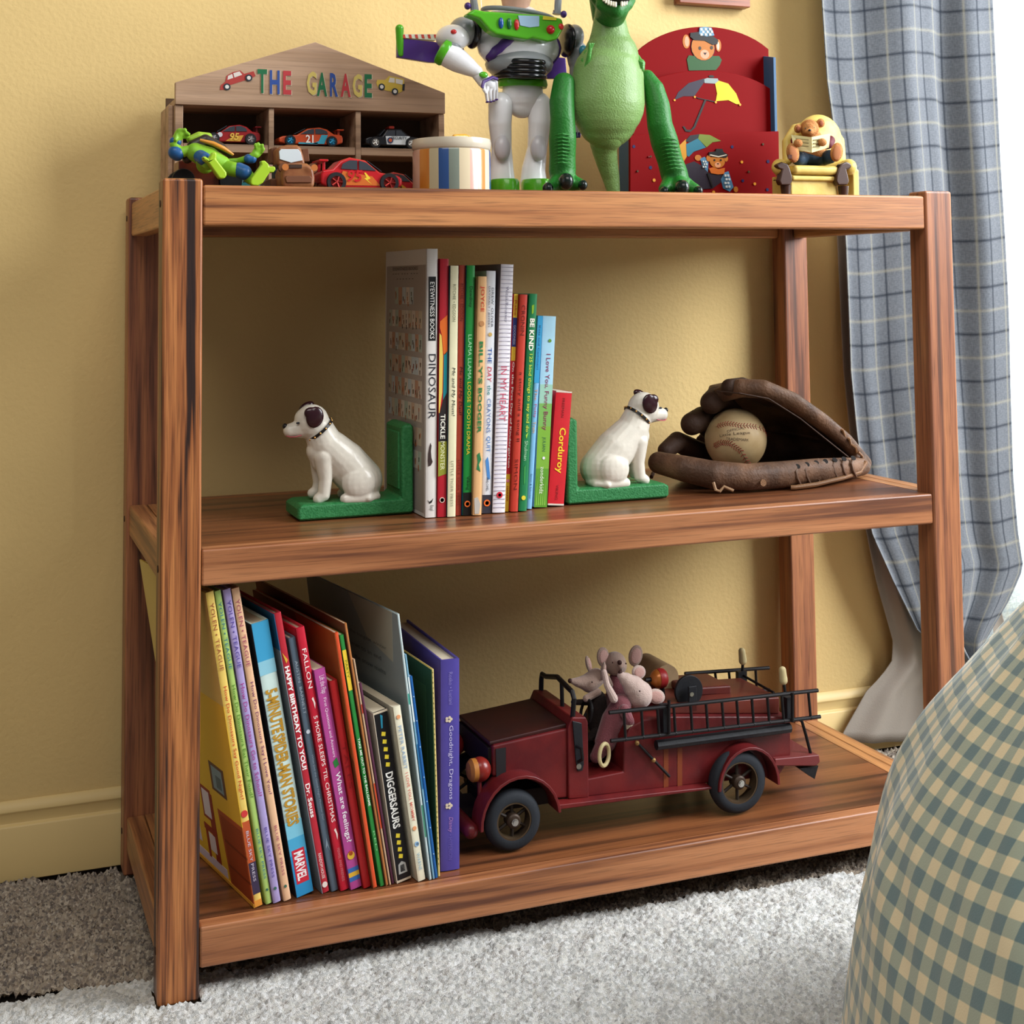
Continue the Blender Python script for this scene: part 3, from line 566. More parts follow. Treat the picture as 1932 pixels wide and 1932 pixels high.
book('picture_book', B1, (662, 1243), (667, 1241), (735.7, 1671), (740, 1669), .22, '#C8A888', 'slim cream paperback spine between tan and purple ones', [], [('band', .2, .24, '#A83A2A'), ('band', .55, .75, '#C8482A')], yaw=9.1, group=GB, hard=False)
book('picture_book', B1, (673, 1289), (679.6, 1287), (740.6, 1669), (746, 1667), .20, '#5A2E46', 'slim plum purple spine left of the black and yellow one', [], (), yaw=9.1, group=GB, hard=False)
book('picture_book', B1, (702, 1345), (729, 1337), (750, 1668), (783, 1661), .175, '#17161A', 'thick black board book spine with yellow dashes and white title',
     [('DIGGERSAURS', '#F2F0EA', .36, .69, .52, .5, .03)], [('band', 0, .012, '#C8B8A0'), ('band', .988, 1, '#C8B8A0')]+[('poly', [(.4, z), (.66, z+.008), (.6, z+.03), (.34, z+.022)], '#E8D03A') for z in (.12, .165, .21, .255, .30, .72, .76, .80, .84)]+[('poly', [(.45, .02), (.6, .03), (.5, .10), (.4, .10)], '#2A8AA8'), ('poly', [(.25, .90), (.5, .885), (.75, .9), (.8, .955), (.2, .955)], '#A8A8A4'), ('poly', [(.36, .905), (.64, .905), (.66, .945), (.34, .945)], '#17161A'), ('cover', [(0, 0), (1, 0), (1, 1), (0, 1)], '#CFC2AE', .0001)], yaw=9, group=GB, hard=False)
book('picture_book', B1, (739.5, 1334), (755, 1330.5), (790, 1665), (807, 1662), .18, '#E2DCC2', 'cream board book spine with pastel title beside the black and yellow one',
     [('PETER RABBIT', '#98B0C8', .11, .36, .44, .5, .01), ('I LOVE YOU, MOMMY', '#D87A6A', .38, .66, .46, .5, .01), ('WARNE', '#98B8C8', .84, .94, .44)], [('disc', .5, .06, .26, '#E09A6A'), ('disc', .5, .70, .26, '#E09A6A'), ('disc', .5, .79, .3, '#8AAED0'), ('disc', .55, .79, .2, '#E2DCC2')], yaw=9, group=GB, hard=False)
book('picture_book', B1, (746.5, 1158), (752, 1156), (811, 1661), (817, 1659), .29, '#C6D4D2', 'large pale grey book with misty cover standing highest on the bottom shelf', [], [('cover', [(0, 0), (1, 0), (1, 1), (0, 1)], '#8E9C9E', .0001), ('cover', [(.05, .0), (.5, .0), (.35, .15), (.1, .2)], '#A9AFA2', .0003), ('ctext', 'even the longest winter', '#5E6A6A', .40, .16, .5, .018), ('ctext', 'comes to an end', '#5E6A6A', .40, .21, .36, .018), ('ctext', 'and the snow melts', '#5E6A6A', .40, .26, .42, .018), ('band', .3, .34, '#4A9A8A'), ('band', .72, .84, '#4E8A72')], yaw=8.8, group=GB)
book('picture_book', B1, (757.5, 1236), (764, 1233), (817.6, 1660), (821, 1659), .24, '#7AA8C0', 'slim light blue spine right of the large pale grey book', [], [('band', .1, .3, '#D8E4E4'), ('band', .4, .6, '#2A6A9A')], yaw=7.5, group=GB, hard=False)
book('picture_book', B1, (768, 1277), (777, 1274), (818.4, 1659), (823, 1657), .21, '#1C5A9A', 'slim deep blue spine near the patterned gold spine', [], [('disc', .5, z, .2, '#A8C8E0') for z in (.1, .22, .35, .5, .62, .75, .88)], yaw=6, group=GB, hard=False)
book('picture_book', B1, (812.8, 1264), (819.5, 1262), (825, 1655), (831, 1652), .20, '#D8C27A', 'slim patterned gold spine beside the wide purple book', [], [('cover', [(0, 0), (1, 0), (1, 1), (0, 1)], '#33502E', .0001), ('cover', [(.1, .1), (.9, .1), (.9, .9), (.1, .9)], '#3E5E36', .0003)]+[('poly', [(.2+.3*(k % 2), k/40+.01), (.6, k/40+.014), (.5, k/40+.02)], '#5A4A2A') for k in range(38)], yaw=4, group=GB)
book('picture_book', B1, (832, 1247), (870, 1243.5), (832, 1646), (867.5, 1640), .215, '#4E4496', 'wide purple hardback spine with pale title, standing upright by the toy fire truck',
     [('Rosko • Luciani', '#8A80C4', .06, .215, .2, .52), ('Goodnight, Dragons', '#C6C0E4', .315, .665, .27, .52), ('Disney', '#A87ABA', .75, .82, .28, .5, 0, .3), ('• HYPERION', '#6A5CB0', .83, .95, .2)],
     [('disc', .42+.13*math.cos(a), zc+.009*math.sin(a), .07, '#D8C8B0') for zc in (.285, .695) for a in (0, 1.26, 2.5, 3.77, 5.03)], yaw=0, group=GB)
# ---------------------------------------------------------------- dog bookends
GRN = M('#25703C', .5, bump=.5, bs=400, coat=.15, h2='#35804A', vs=300); WHT = M('#DAD4C6', .35, coat=.4, bump=.15, bs=120, var=.04, vs=80); BLK = M('#191719', .35, coat=.3)
DBR = M('#2E1218', .25, coat=.6)
def dog_bookend(xo, yf, sx, label, turn=0.):
    P = PL(.165, 640, 880); loc = (xo, yf+.035, M1)
    root = thing('dog_bookend', label, 'bookend', loc, 'dog bookends')
    def Q(u, v, dy=0.):  # left dog's pixels -> this bookend
        p = P(u, v, dy); return Vector((xo+sx*(p.x-.3355), p.y-.137+yf, p.z))
    def E(g, u, v, dy, r, m, **k): return g.ell(Q(u, v, dy), r, m, **k)
    g = G(); d = sx; lp = [(0, 0), (-.150*d, 0), (-.150*d, .015), (-.146*d, .020), (-.0165*d, .020), (-.0165*d, .108), (-.013*d, .113), (0, .113)]
    g.prism([(xo+a, M1+.0003+b) for a, b in lp], yf, yf+.074, GRN)
    base = g.build('base', root, bevel=.004, seg=1, smooth=30)
    g = G(); g.box(min(xo-.0185*d, xo-.0005*d), max(xo-.0185*d, xo-.0005*d), yf+.010, yf+.064, M1+.03, M1+.103, GRN)
    g.build('raised_panel', root, bevel=.002)
    m = WHT; g = G()
    g.limb([Q(607, 812), Q(618, 836), Q(655, 872), Q(686, 905)], [.0195, .0225, .0275, .0275], m)
    g.limb([Q(607, 850), Q(612, 870)], [.0165, .014], m)
    g.ell(Q(593, 796), (.0225, .0195, .0225), m); g.limb([Q(575, 808), Q(552, 812)], [.0125, .0088], m); g.ell(Q(582, 790), (.015, .013, .014), m)
    g.limb([Q(616, 862, -.010), Q(619, 905, -.012), Q(616, 933, -.012), Q(605, 941, -.012)], [.0135, .0085, .0080, .0068], m)
    g.limb([Q(606, 862, .010), Q(607, 910, .012), Q(604, 925, .012), Q(594, 930, .012)], [.012, .008, .0076, .0065], m)
    g.ell(Q(682, 910, -.0215), (.0225, .0105, .0215), m); g.ell(Q(684, 905, .014), (.0235, .013, .0235), m)
    g.limb([Q(698, 937, -.020), Q(656, 941, -.020)], [.0085, .0068], m); g.limb([Q(690, 930, .018), Q(650, 930, .018)], [.0085, .0065], m)
    g.limb([Q(708, 928, .0), Q(715, 936, -.016), Q(700, 940, -.026)], [.008, .0055, .004], m)
    body = g.build('dog', root, remesh=.0011, sm=9)
    R = Matrix.Rotation(.25*sx, 3, 'Y')
    e = G(); e.ell(Q(599, 787, -.0195), (.0115, .0042, .0135), DBR, rot=R); e.ell(Q(593, 780, -.0185), (.010, .0046, .008), DBR, rot=R); e.build('ear', body, remesh=.0009, sm=3)
    e = G(); e.ell(Q(583, 768, .016), (.011, .0045, .006), DBR, rot=Matrix.Rotation(-.5*sx, 3, 'Y')); e.build('ear', body)
    G().ell(Q(542.5, 804), (.0032, .0038, .0036), BLK).build('nose', body)
    for s_ in (-1, 1): G().ell(Q(567, 798, s_*.0118), (.0024, .001, .0014), M('#2A3038', .3)).build('eye', body)
    G().tube([Q(545, 822, -.003), Q(553, 824.5, -.0075), Q(562, 824, -.0095), Q(574, 821, -.0105)], .0007, M('#B0505A', .5)).build('mouth', body)
    a = Q(586, 829); b = Q(628, 791); c = (a+b)/2; h = (b-a)/2*1.0
    pts = [c+h*math.cos(2*PI*k/28)+Vector((0, .0205, 0))*math.sin(2*PI*k/28) for k in range(28)]
    nrm = h.cross(Vector((0, 1, 0))).normalized()*.0018
    g = G(); vs = []; F = []
    for k in range(28):
        q = pts[k]; o = c+(q-c)*1.07
        vs += [q+nrm, o+nrm, o-nrm, q-nrm]
    for k in range(28):
        for j in range(4): F.append((k*4+j, k*4+(j+1) % 4, ((k+1) % 28)*4+(j+1) % 4, ((k+1) % 28)*4+j))
    co = g.add(vs, F, M('#1C1A18', .4)).build('collar', root)
    for k in range(0, 28, 2): q = c+(pts[k]-c)*1.08; G().ell(q, .0013, M('#B98A4A', .3, metal=.6), seg=8, rings=5).build('stud', co)
    return root
dog_bookend(.3322, .137, 1, 'green bookend with a white dog facing left at the left end of the books')
dog_bookend(.5345, .116, -1, 'green bookend with a white dog facing right between the red book and the glove')
# ---------------------------------------------------------------- baseball and glove
def leather(): return M('#4A3324', .62, h2='#75553E', vs=22, bump=.6, bs=260, coat=.05, name='old_leather')
LE = leather(); LD = M('#3E2A1E', .65, bump=.4, bs=260, name='dark_leather'); LC = M('#7A5636', .55, bump=.4, bs=500); LT = M('#9A7A5A', .6)
gc = at(1430, 930, .2)
gl = thing('baseball_glove', 'worn brown leather baseball glove lying open beside the right dog bookend', 'baseball glove', (gc.x, .2, M1))
def gp(u, v, Y): q = at(u, v, Y); q.z = max(q.z, M1+.0042); return q
def chain(g, pts, m, seg=18): g.limb([Vector((q.x, q.y, max(q.z, M1+p[3]+.0020))) for p in pts for q in [gp(*p[:3])]], [p[3] for p in pts], m, seg); return g
g = G()  # palm: heel roll, floor, back wall and the folded upper half
chain(g, [(1243, 873, .19, .0155), (1290, 884, .155, .018), (1345, 896, .130, .0195), (1410, 906, .120, .0185), (1475, 905, .122, .0185), (1540, 898, .135, .018), (1600, 888, .158, .0155), (1626, 880, .172, .013)], LE)
def sheet(g, A, B, bulge, mat, th=.011, n=26, k=14):
    vs = []; F = []
    for j in range(k+1):
        t = j/k
        for i in range(n+1):
            s = i/n; x = s*(len(A)-1); a = min(int(x), len(A)-2); f = x-a
            p = gp(*A[a]).lerp(gp(*A[a+1]), f); q = gp(*B[a]).lerp(gp(*B[a+1]), f); w = 4*t*(1-t)
            r = p.lerp(q, t)+Vector(bulge)*w; r.z = max(r.z, M1+th+.0025); vs.append(r)
    N_ = n+1; top = [Vector(v) for v in vs]; bot = [v+Vector((0, th*.6, -th)) for v in top]; m = len(top)
    for j in range(k):
        for i in range(n):
            a = j*N_+i; F += [(a, a+1, a+N_+1, a+N_), (m+a, m+a+N_, m+a+N_+1, m+a+1)]
    for i in range(n): a = i; F += [(a, m+a, m+a+1, a+1)]; a = k*N_+i; F += [(a, a+1, m+a+1, m+a)]
    for j in range(k): a = j*N_; F += [(a, a+N_, m+a+N_, m+a)]; a = j*N_+n; F += [(a, m+a, m+a+N_, a+N_)]
    return g.add(top+bot, F, mat)
rim = [(1352, 748, .22), (1398, 733, .18), (1440, 735, .165), (1495, 757, .16), (1550, 795, .165), (1595, 832, .175), (1632, 874, .19)]
bk = [(1340, 790, .33), (1385, 790, .34), (1430, 800, .345), (1480, 820, .34), (1530, 845, .32), (1580, 865, .29), (1625, 888, .23)]
fl = [(1300, 890, .30), (1350, 893, .33), (1400, 893, .34), (1450, 893, .34), (1500, 895, .32), (1560, 895, .29), (1615, 895, .23)]
sheet(g, rim, bk, (.004, .02, .030), LE, .013)
sheet(g, bk, fl, (0, .02, 0), LE, .010)
lip = [(1250, 885, .20), (1310, 893, .17), (1370, 905, .15), (1430, 912, .145), (1490, 912, .15), (1560, 905, .16), (1615, 893, .18)]
sheet(g, fl, lip, (0, 0, -.004), LE, .006)
chain(g, [(r[0], r[1]-1, r[2], q) for r, q in zip(rim, [.011, .0135, .0135, .0125, .012, .011, .010])], LE)
chain(g, [(1335, 868, .32, .020), (1400, 866, .335, .026), (1460, 868, .33, .026), (1520, 872, .31, .022), (1580, 880, .27, .018), (1622, 884, .22, .012)], LE)
chain(g, [(1300, 895, .24, .009), (1400, 905, .25, .010), (1500, 905, .24, .010), (1590, 900, .22, .009)], LE)
palm = g.build('palm', gl, remesh=.0022, sm=3)
# fingers, each a padded lobe folding back behind the ball
for nm, pts in (('finger', [(1376, 731, .19, .0125), (1400, 730, .20, .014), (1450, 748, .26, .016)]), ('finger', [(1342, 760, .215, .0165), (1352, 752, .23, .018), (1385, 790, .30, .02)]), ('finger', [(1305, 800, .23, .0165), (1325, 790, .245, .018), (1365, 830, .31, .02)]), ('thumb', [(1256, 850, .235, .012), (1278, 833, .25, .0145), (1330, 860, .31, .018)])):
    chain(G(), pts, LD).build(nm, gl, remesh=.0018, sm=3)
# laces
for k in range(7):
    u = 1507+17.5*k; v = 892-2.6*k+(k-3)**2*.2
    Yk = .112+.0052*k; G().tube([gp(u-3, v-12, Yk+.002), gp(u-6, v-3, Yk-.0055), gp(u-3, v+8, Yk-.0065), gp(u+3, v+20, Yk-.001)], .0021, M('#5E4534', .6), seg=6).build('lace', gl)
    G().disc(gp(u-2, v-14, Yk+.000), .0040, M('#120C08', .8), n=(0, -1, .9), seg=12, th=.0004).build('eyelet', gl)
G().tube([gp(1492, 930, .108), gp(1500, 922, .106), gp(1540, 914, .113), gp(1590, 902, .133), gp(1622, 890, .152), gp(1634, 872, .158)], .0032, LC, seg=8).build('welt', gl)
G().tube([gp(1352, 738, .190), gp(1395, 742, .163), gp(1450, 752, .152), gp(1510, 790, .150), gp(1560, 830, .157), gp(1600, 862, .168)], .0012, LD, seg=6).build('seam', gl)
for k in range(5): G().tube([gp(1580+13*k, 808+15*k, .168), gp(1590+12*k, 812+16*k, .158+.003*k), gp(1594+11*k, 824+15*k, .164+.003*k)], .0022, LC, seg=6).build('lace', gl)
G().tube([gp(1346, 910, .112), gp(1350, 924, .108), gp(1358, 927, .107), gp(1366, 918, .106), gp(1384, 926, .100)], .0022, LT, seg=6).build('tie', gl)
G().disc(gp(1440, 911, .1005), .0048, LC, n=(0, -1, .1)).build('rivet', gl)
G().tube([gp(1232, 893, .215), gp(1229, 900, .205)], .0028, LD).build('tie', gl)
bc = gp(1388, 829, .215); br_ = .0447
bl_ = thing('baseball', 'scuffed tan baseball with red stitching resting in the leather glove', 'baseball', (bc.x, bc.y, bc.z-br_))
g = G(); g.ell(bc, br_, M('#BFA67C', .5, h2='#A68A5E', vs=18, bump=.1, bs=200, coat=.1), seg=48, rings=32); ball = g.build('leather_cover', bl_, smooth=180)
def seampt(s, al=.42):
    # the usual two-lobed ball seam
    a = PI/2-(PI/2-al)*math.cos(s); b = s/2+al*math.sin(2*s)
    p = Vector((math.sin(a)*math.cos(b), math.sin(a)*math.sin(b), math.cos(a))); return p
Rb = Matrix.Rotation(-.35, 3, 'Y') @ Matrix.Rotation(.25, 3, 'X') @ Matrix.Rotation(2.0, 3, 'Z') @ Matrix.Rotation(PI/2, 3, 'X')
# two stitched arcs across the visible face
def arc(pts):
    ps = [(gp(*p)-bc).normalized() for p in pts]; out = []
    for a, b in zip(ps, ps[1:]):
        for k in range(5): out.append(a.slerp(b, k/5))
    return out+[ps[-1]]
RS = M('#8E3A2C', .6)
for pts in ([(1332, 795, .20), (1362, 782, .178), (1400, 795, .168), (1430, 802, .172), (1450, 822, .20)], [(1325, 850, .20), (1345, 838, .180), (1375, 838, .172), (1398, 852, .172), (1415, 880, .185)]):
    a = arc(pts); g = G()
    g.tube([bc+p*(br_+.0001) for p in a], .0003, M('#6A5436', .6), seg=5); g.build('seam', ball)
    g = G()
    for k in range(1, len(a)-1):
        t = (a[k+1]-a[k-1]).normalized(); sd = t.cross(a[k]).normalized()
        for q in (-1, 1): g.tube([bc+(a[k]*br_+sd*q*.0004-t*.0003), bc+(a[k]+sd*q*.085+t*.05).normalized()*(br_+.0003)], .0006, RS, seg=5)
    g.build('stitching', ball)
for s_, u, v, w in (('OFFICIAL', 1388, 806, 34), ('Little League', 1386, 817, 62), ('TRADEMARK', 1392, 829, 44)):
    p = (gp(u, v, .172)-bc).normalized(); q = bc+p*(br_+.0004)
    zr = p; xr = (Vector((1, .25, -.12))-p*Vector((1, .25, -.12)).dot(p)).normalized(); yr = zr.cross(xr)
    g = G(); vs, fs, (x0, x1, y0, y1) = glyphs(s_, 0, 2); W = w*.00079; H = .0055 if 'L' == s_[0] else .004
    out = []
    for x, y, z in vs:
        pt = q+xr*((x-(x0+x1)/2)/(x1-x0)*W)+yr*((y-(y0+y1)/2)/(y1-y0)*H); out.append(bc+(pt-bc).normalized()*(br_+.0003))
    g.add(out, fs, M('#5A4A38', .7)); g.build('lettering', ball, smooth=0)
# ---------------------------------------------------------------- toy fire truck
RD = M('#541317', .45, h2='#6A1B1B', vs=25, coat=.35, bump=.1, bs=150, name='worn_red_paint'); RD2 = M('#4A1A18', .5, h2='#5E2018', vs=18, coat=.3); HD = M('#3A1410', .5, h2='#241010', vs=12, coat=.4)
TB = M('#1B1C20', .5, bump=.15, bs=200); IR = M('#1D1B1C', .45, metal=.4); RIM = M('#5A4A38', .45, metal=.6); TIRE = M('#22262C', .75, bump=.1, bs=300); CHR = M('#D8D4D0', .18, metal=1.); YW = M('#A86A2A', .5); CRM = M('#C9B98A', .5)
FY, FW = .078, .128
tb = at(1150, 1500, FY)
ft = thing('toy_fire_truck', 'old red toy fire truck with black ladders on the bottom shelf, mice riding in it', 'toy truck', (tb.x, FY+FW/2, B1))
def fx(u, v, Y=FY): p = at(u, v, Y); return (p.x, p.z)
P_ = PL(FY, 1150, 1450)
def fprism(px, y0, y1, m, Y=FY): return G().prism([fx(u, v, Y) for u, v in px], y0, y1, m)
g = fprism([(930, 1466), (929.5, 1407), (1072, 1374), (1072, 1506), (1046, 1508), (1020, 1480), (975, 1462)], FY, FY+FW, RD); hood = g.build('hood', ft, bevel=.003)
x0, z0 = fx(929.5, 1407); x1, z1 = fx(1072, 1374)
g = G(); g.prism([(x0-.003, z0-.001), (x1, z1-.001), (x1, z1+.005), (x0-.003, z0+.004)], FY+.004, FY+FW-.004, HD); g.build('hood_top', hood, bevel=.002)
G().box(x0-.004, x0+.001, FY+.006, FY+FW-.006, fx(930, 1462)[1], z0-.004, M('#15100F', .6)).build('grille', hood, bevel=.001)
fprism([(935, 1413), (954, 1410), (954, 1464), (936, 1466)], FY-.0012, FY+.001, M('#1F1C1E', .6)).build('side_vent', hood)
fprism([(1070, 1372), (1078, 1352), (1104, 1352), (1108, 1362), (1110, 1504), (1071, 1507)], FY-.003, FY+FW+.003, RD).build('cowl', ft, bevel=.002)
g = fprism([(1108, 1470), (1108, 1504), (1335, 1478), (1470, 1465), (1492, 1430), (1492, 1352), (1262, 1352), (1215, 1358), (1190, 1372), (1178, 1395), (1176, 1456)], FY, FY+FW, RD)
body = g.build('body', ft, bevel=.0025)
for u in (1252, 1278): fprism([(u, 1412), (u+9, 1411), (u+9, 1484), (u, 1486)], FY-.0004, FY+.0002, M('#7A3A1E', .5)).build('worn_stripe', body)
fprism([(1268, 1352), (1268, 1336), (1480, 1320), (1480, 1352)], FY+.012, FY+FW-.012, M('#6A2A1C', .5, h2='#52201A', vs=14, coat=.3)).build('deck', body, bevel=.002)
fprism([(1325, 1332), (1325, 1316), (1412, 1310), (1412, 1328)], FY+.045, FY+FW-.015, RD2).build('deck_box', body, bevel=.003)
# running board and rear step
fprism([(1040, 1511), (1240, 1487), (1332, 1477), (1334, 1482), (1242, 1494), (1046, 1520)], FY-.016, FY+.003, RD).build('running_board', ft, bevel=.0015)
s = fprism([(1462, 1446), (1462, 1432), (1546, 1424), (1548, 1438), (1540, 1446)], FY-.008, FY+FW+.008, M('#6E2A2A', .5, coat=.3), Y=FY-.008).build('rear_step', ft, bevel=.002)
fprism([(1508, 1450), (1544, 1445), (1537, 1470)], FY-.004, FY+.010, TB, Y=FY-.004).build('step_bracket', s)
# fenders
def fender(cu, cv, ru, rv, a0, a1, ends, name='fender'):
    cx_, cz_ = fx(cu, cv); rr = P_.m(ru); rz = P_.m(rv); o = []; i_ = []
    for k in range(15):
        a = a0+(a1-a0)*k/14; o.append((cx_+rr*math.cos(a), cz_+rz*math.sin(a))); i_.append((cx_+(rr-.004)*math.cos(a), cz_+(rz-.004)*math.sin(a)))
    for y in (FY-.026, FY+FW-.008): G().prism(o+i_[::-1], y, y+.034, RD).build(name, ft, bevel=.001, smooth=50)
fender(970, 1540, 79, 84, PI*1.02, .10, None); fender(1396, 1474, 68, 76, PI*1.0, -.05, None)
# wheels
def wheel(cu, cv, y, rpx, far=False):
    cx_, cz_ = fx(cu, cv, FY-.02); R_ = cz_-B1-.0005
    w = G(); yy = y
    w.lathe([(R_-.014, -.009), (R_-.006, -.0105), (R_-.0015, -.006), (R_, 0), (R_-.0015, .006), (R_-.006, .0105), (R_-.014, .009), (R_-.016, 0), (R_-.014, -.009)], TIRE, c=(cx_, yy, cz_), ax='Y', seg=40, caps=False)
    wh = w.build('wheel', ft, smooth=60)
    r = G(); r.lathe([(R_-.0145, -.006), (R_-.013, -.0085), (R_-.0160, -.0085), (R_-.017, 0), (R_-.0160, .0085), (R_-.013, .0085), (R_-.0145, -.006)], RIM, c=(cx_, yy, cz_), ax='Y', seg=36, caps=False); r.build('rim', wh, smooth=40)
    for k in range(6):
        a = k*PI/3+PI/2; G().tube([(cx_+.004*math.cos(a), yy, cz_+.004*math.sin(a)), (cx_+(R_-.016)*math.cos(a), yy, cz_+(R_-.016)*math.sin(a))], .0021, M('#2A2018', .6), seg=6).build('spoke', wh)
    G().lathe([(.009, .006), (.009, -.008), (.007, -.010)], M('#3A2C22', .5, metal=.3), c=(cx_, yy, cz_), ax='Y', seg=20).build('hub', wh, bevel=.0008)
    nb = G(); nb.lathe([(.0056, .0), (.0056, .0045), (.004, .006)], CHR, c=(cx_, yy-.009, cz_), ax='Y', seg=6); nb.lathe([(.0033, 0), (.0038, .005), (.0025, .0085), (.0008, .0095)], CHR, c=(cx_, yy-.014, cz_), ax='Y', seg=16)
    nb.lathe([(.0045, 0), (.0045, -.012)], CHR, c=(cx_, yy, cz_), ax='Y', seg=12)
    nb.build('axle_nut', wh)
    return cx_, cz_, R_
for y in (FY-.012, FY+FW+.012): a1 = wheel(970, 1550, y, 62)
for y in (FY-.012, FY+FW+.012): a2 = wheel(1396, 1477, y, 60)
for (cx_, cz_, R_) in (a1, a2): G().lathe([(.004, -.008), (.004, FW+.008)], IR, c=(cx_, FY+FW, cz_), ax='Y', seg=12).build('axle', ft)
xb, zb = fx(930, 1500); G().box(a1[0]-.02, a2[0]+.02, FY+.03, FY+FW-.03, a1[1]-.004, fx(1108, 1490)[1], M('#1A1212', .7)).build('chassis', ft)
# headlamps, bumper
for y in (FY+.006, FY+FW-.02):
    h = fx(901, 1452, FY+.006); g = G(); g.ell((h[0]+.003, y, h[1]), (.014, .0145, .0150), M('#7A2018', .35, coat=.4)); hl = g.build('headlamp', ft, smooth=60)
    G().lathe([(.0138, .0), (.0138, .006), (.010, .010), (.0, .0115)], YW, c=(h[0]-.002, y, h[1]), ax='X', seg=20, T=Matrix.Translation((2*(h[0]-.002), 0, 0)) @ Matrix.Scale(-1, 4, (1, 0, 0))).build('lens', hl)
    G().tube([(h[0]+.002, y, h[1]-.014), (h[0]+.004, y, a1[1]-.006)], .003, RD).build('lamp_post', hl)
h = fx(876, 1555, FY); G().limb([(h[0]+.004, FY-.012, h[1]-.004), (h[0]+.004, FY+FW+.012, h[1]-.004)], .0095, RD).build('bumper', ft)
G().box(h[0], a1[0], FY+.04, FY+FW-.04, h[1]-.008, h[1]+.004, M('#1A1212', .7)).build('bumper_bracket', ft)
# windshield frame, strap
def tb_(name, pts, r, m=IR, par=ft, seg=8): return G().tube(pts, r, m, seg=seg).build(name, par)
W0 = at(1080, 1358, FY+.002); W1 = at(1083, 1309, FY+.002); F0 = at(1020.6, 1318, FY+FW-.002); F1 = at(1023, 1276, FY+FW-.002); mt = (W1+F1)/2+Vector((0, 0, .010))
ws = tb_('windshield_frame', [W0, W1+Vector((0, 0, -.006)), W1+Vector((0, .006, .001)), W1.lerp(mt, .4), mt, mt.lerp(F1, .75), F1+Vector((0, 0, .003)), F1+Vector((0, .003, -.005)), F0], .0034)
tb_('mid_post', [mt.lerp(W1, .25), Vector((mt.x, mt.lerp(W1, .25).y, W0.z-.004))], .0028, par=ws)
st = fprism([(1077, 1358), (1095, 1362), (1099, 1440), (1096, 1452), (1086, 1452), (1083, 1430)], FY-.0055, FY-.003, TB).build('side_strap', ft, bevel=.001)
tb_('door_handle', [at(1088, 1408, FY-.006), at(1097, 1412, FY-.013), at(1099, 1432, FY-.013), at(1092, 1437, FY-.006)], .0022, par=st)
G().disc(at(1092, 1446, FY-.0055), .0035, CHR).build('screw', st)
sw = at(1106, 1345, FY+.055); tb_('steering_column', [sw, sw+Vector((-.022, 0, -.035))], .002)
g = G(); g.tube([sw+Vector((.010*math.sin(a*PI/8)*.4, .016*math.cos(a*PI/8), .016*math.sin(a*PI/8))) for a in range(16)], .0022, IR, closed=True); g.build('steering_wheel', ft)
fprism([(1111, 1452), (1175, 1440), (1175, 1452), (1111, 1464)], FY+.05, FY+FW-.004, M('#160C0C', .7)).build('seat_box', ft)
# ladders
def ladder(A0, A1, B0_, B1_, us, Y, yv):
    a0, a1_, b0, b1_ = at(*A0, Y), at(*A1, Y), at(*B0_, Y), at(*B1_, Y)
    lr_ = G(); lr_.tube([a0, a1_], .0026, IR, 8); l = lr_.build('ladder_rail', ft); tb_('ladder_rail', [b0, b1_], .0026)
    for u in us:
        t = (u-A0[0])/(A1[0]-A0[0]); p = a0.lerp(a1_, t); q = b0.lerp(b1_, t)
        g = G(); g.tube([p, q], .0019, IR, 6); g.ell(q, .0029, IR, seg=8, rings=6); g.build('rung', l)
ladder((1149, 1344.6), (1543, 1302.5), (1152, 1398), (1547.5, 1352), [1175.5, 1207, 1236, 1266, 1297, 1326, 1356, 1384, 1413, 1443, 1471, 1524], FY-.018, 0)
ladder((1292, 1271), (1451, 1260), (1300, 1312), (1452, 1302), [1321, 1348, 1374, 1425], FY+FW+.012, 0)
tb_('hose_tube', [at(1238, 1406, FY-.008), at(1490, 1373, FY-.008)], .0065, TB)
for u, va, vb in ((1256, 1324, 1384), (1489, 1310, 1362)):
    g = G(); p = at(u, va, FY-.010); q = at(u, vb, FY-.010); g.box(p.x-.005, p.x+.006, FY-.012, FY+.0, q.z, p.z-.004, TB); k = g.build('ladder_bracket', ft, bevel=.001)
    tb_('peg', [at(u+6, va-3, FY-.021), at(u+6, vb, FY-.021)], .0022, par=k)
tb_('support_rod', [at(1506, 1356, FY+.01), at(1513, 1361, FY+.006), at(1520, 1385, FY+.004), at(1530, 1424, FY+.002)], .0022)
tb_('brace', [at(1403, 1275, FY+FW-.01), at(1460, 1307, FY+.06)], .0018)
for (u, v0, v1, v2, Y) in ((1399.5, 1222, 1247, 1300, FY+FW-.006), (1476, 1257, 1284, 1326, FY+.02)):
    p, q, r_ = at(u, v0, Y), at(u+2, v1, Y), at(u+8 if v0 > 1240 else u, v2, Y)
    rd = tb_('lever', [q, r_], .0022); G().limb([p+Vector((0, 0, -.005)), q], [.0050, .0058], CRM).build('lever_knob', rd, remesh=.001, sm=2)
q = at(1399, 1290, FY+FW-.006); G().box(q.x-.007, q.x+.007, q.y-.004, q.y+.004, q.z-.012, q.z+.018, TB).build('lever_mount', ft)
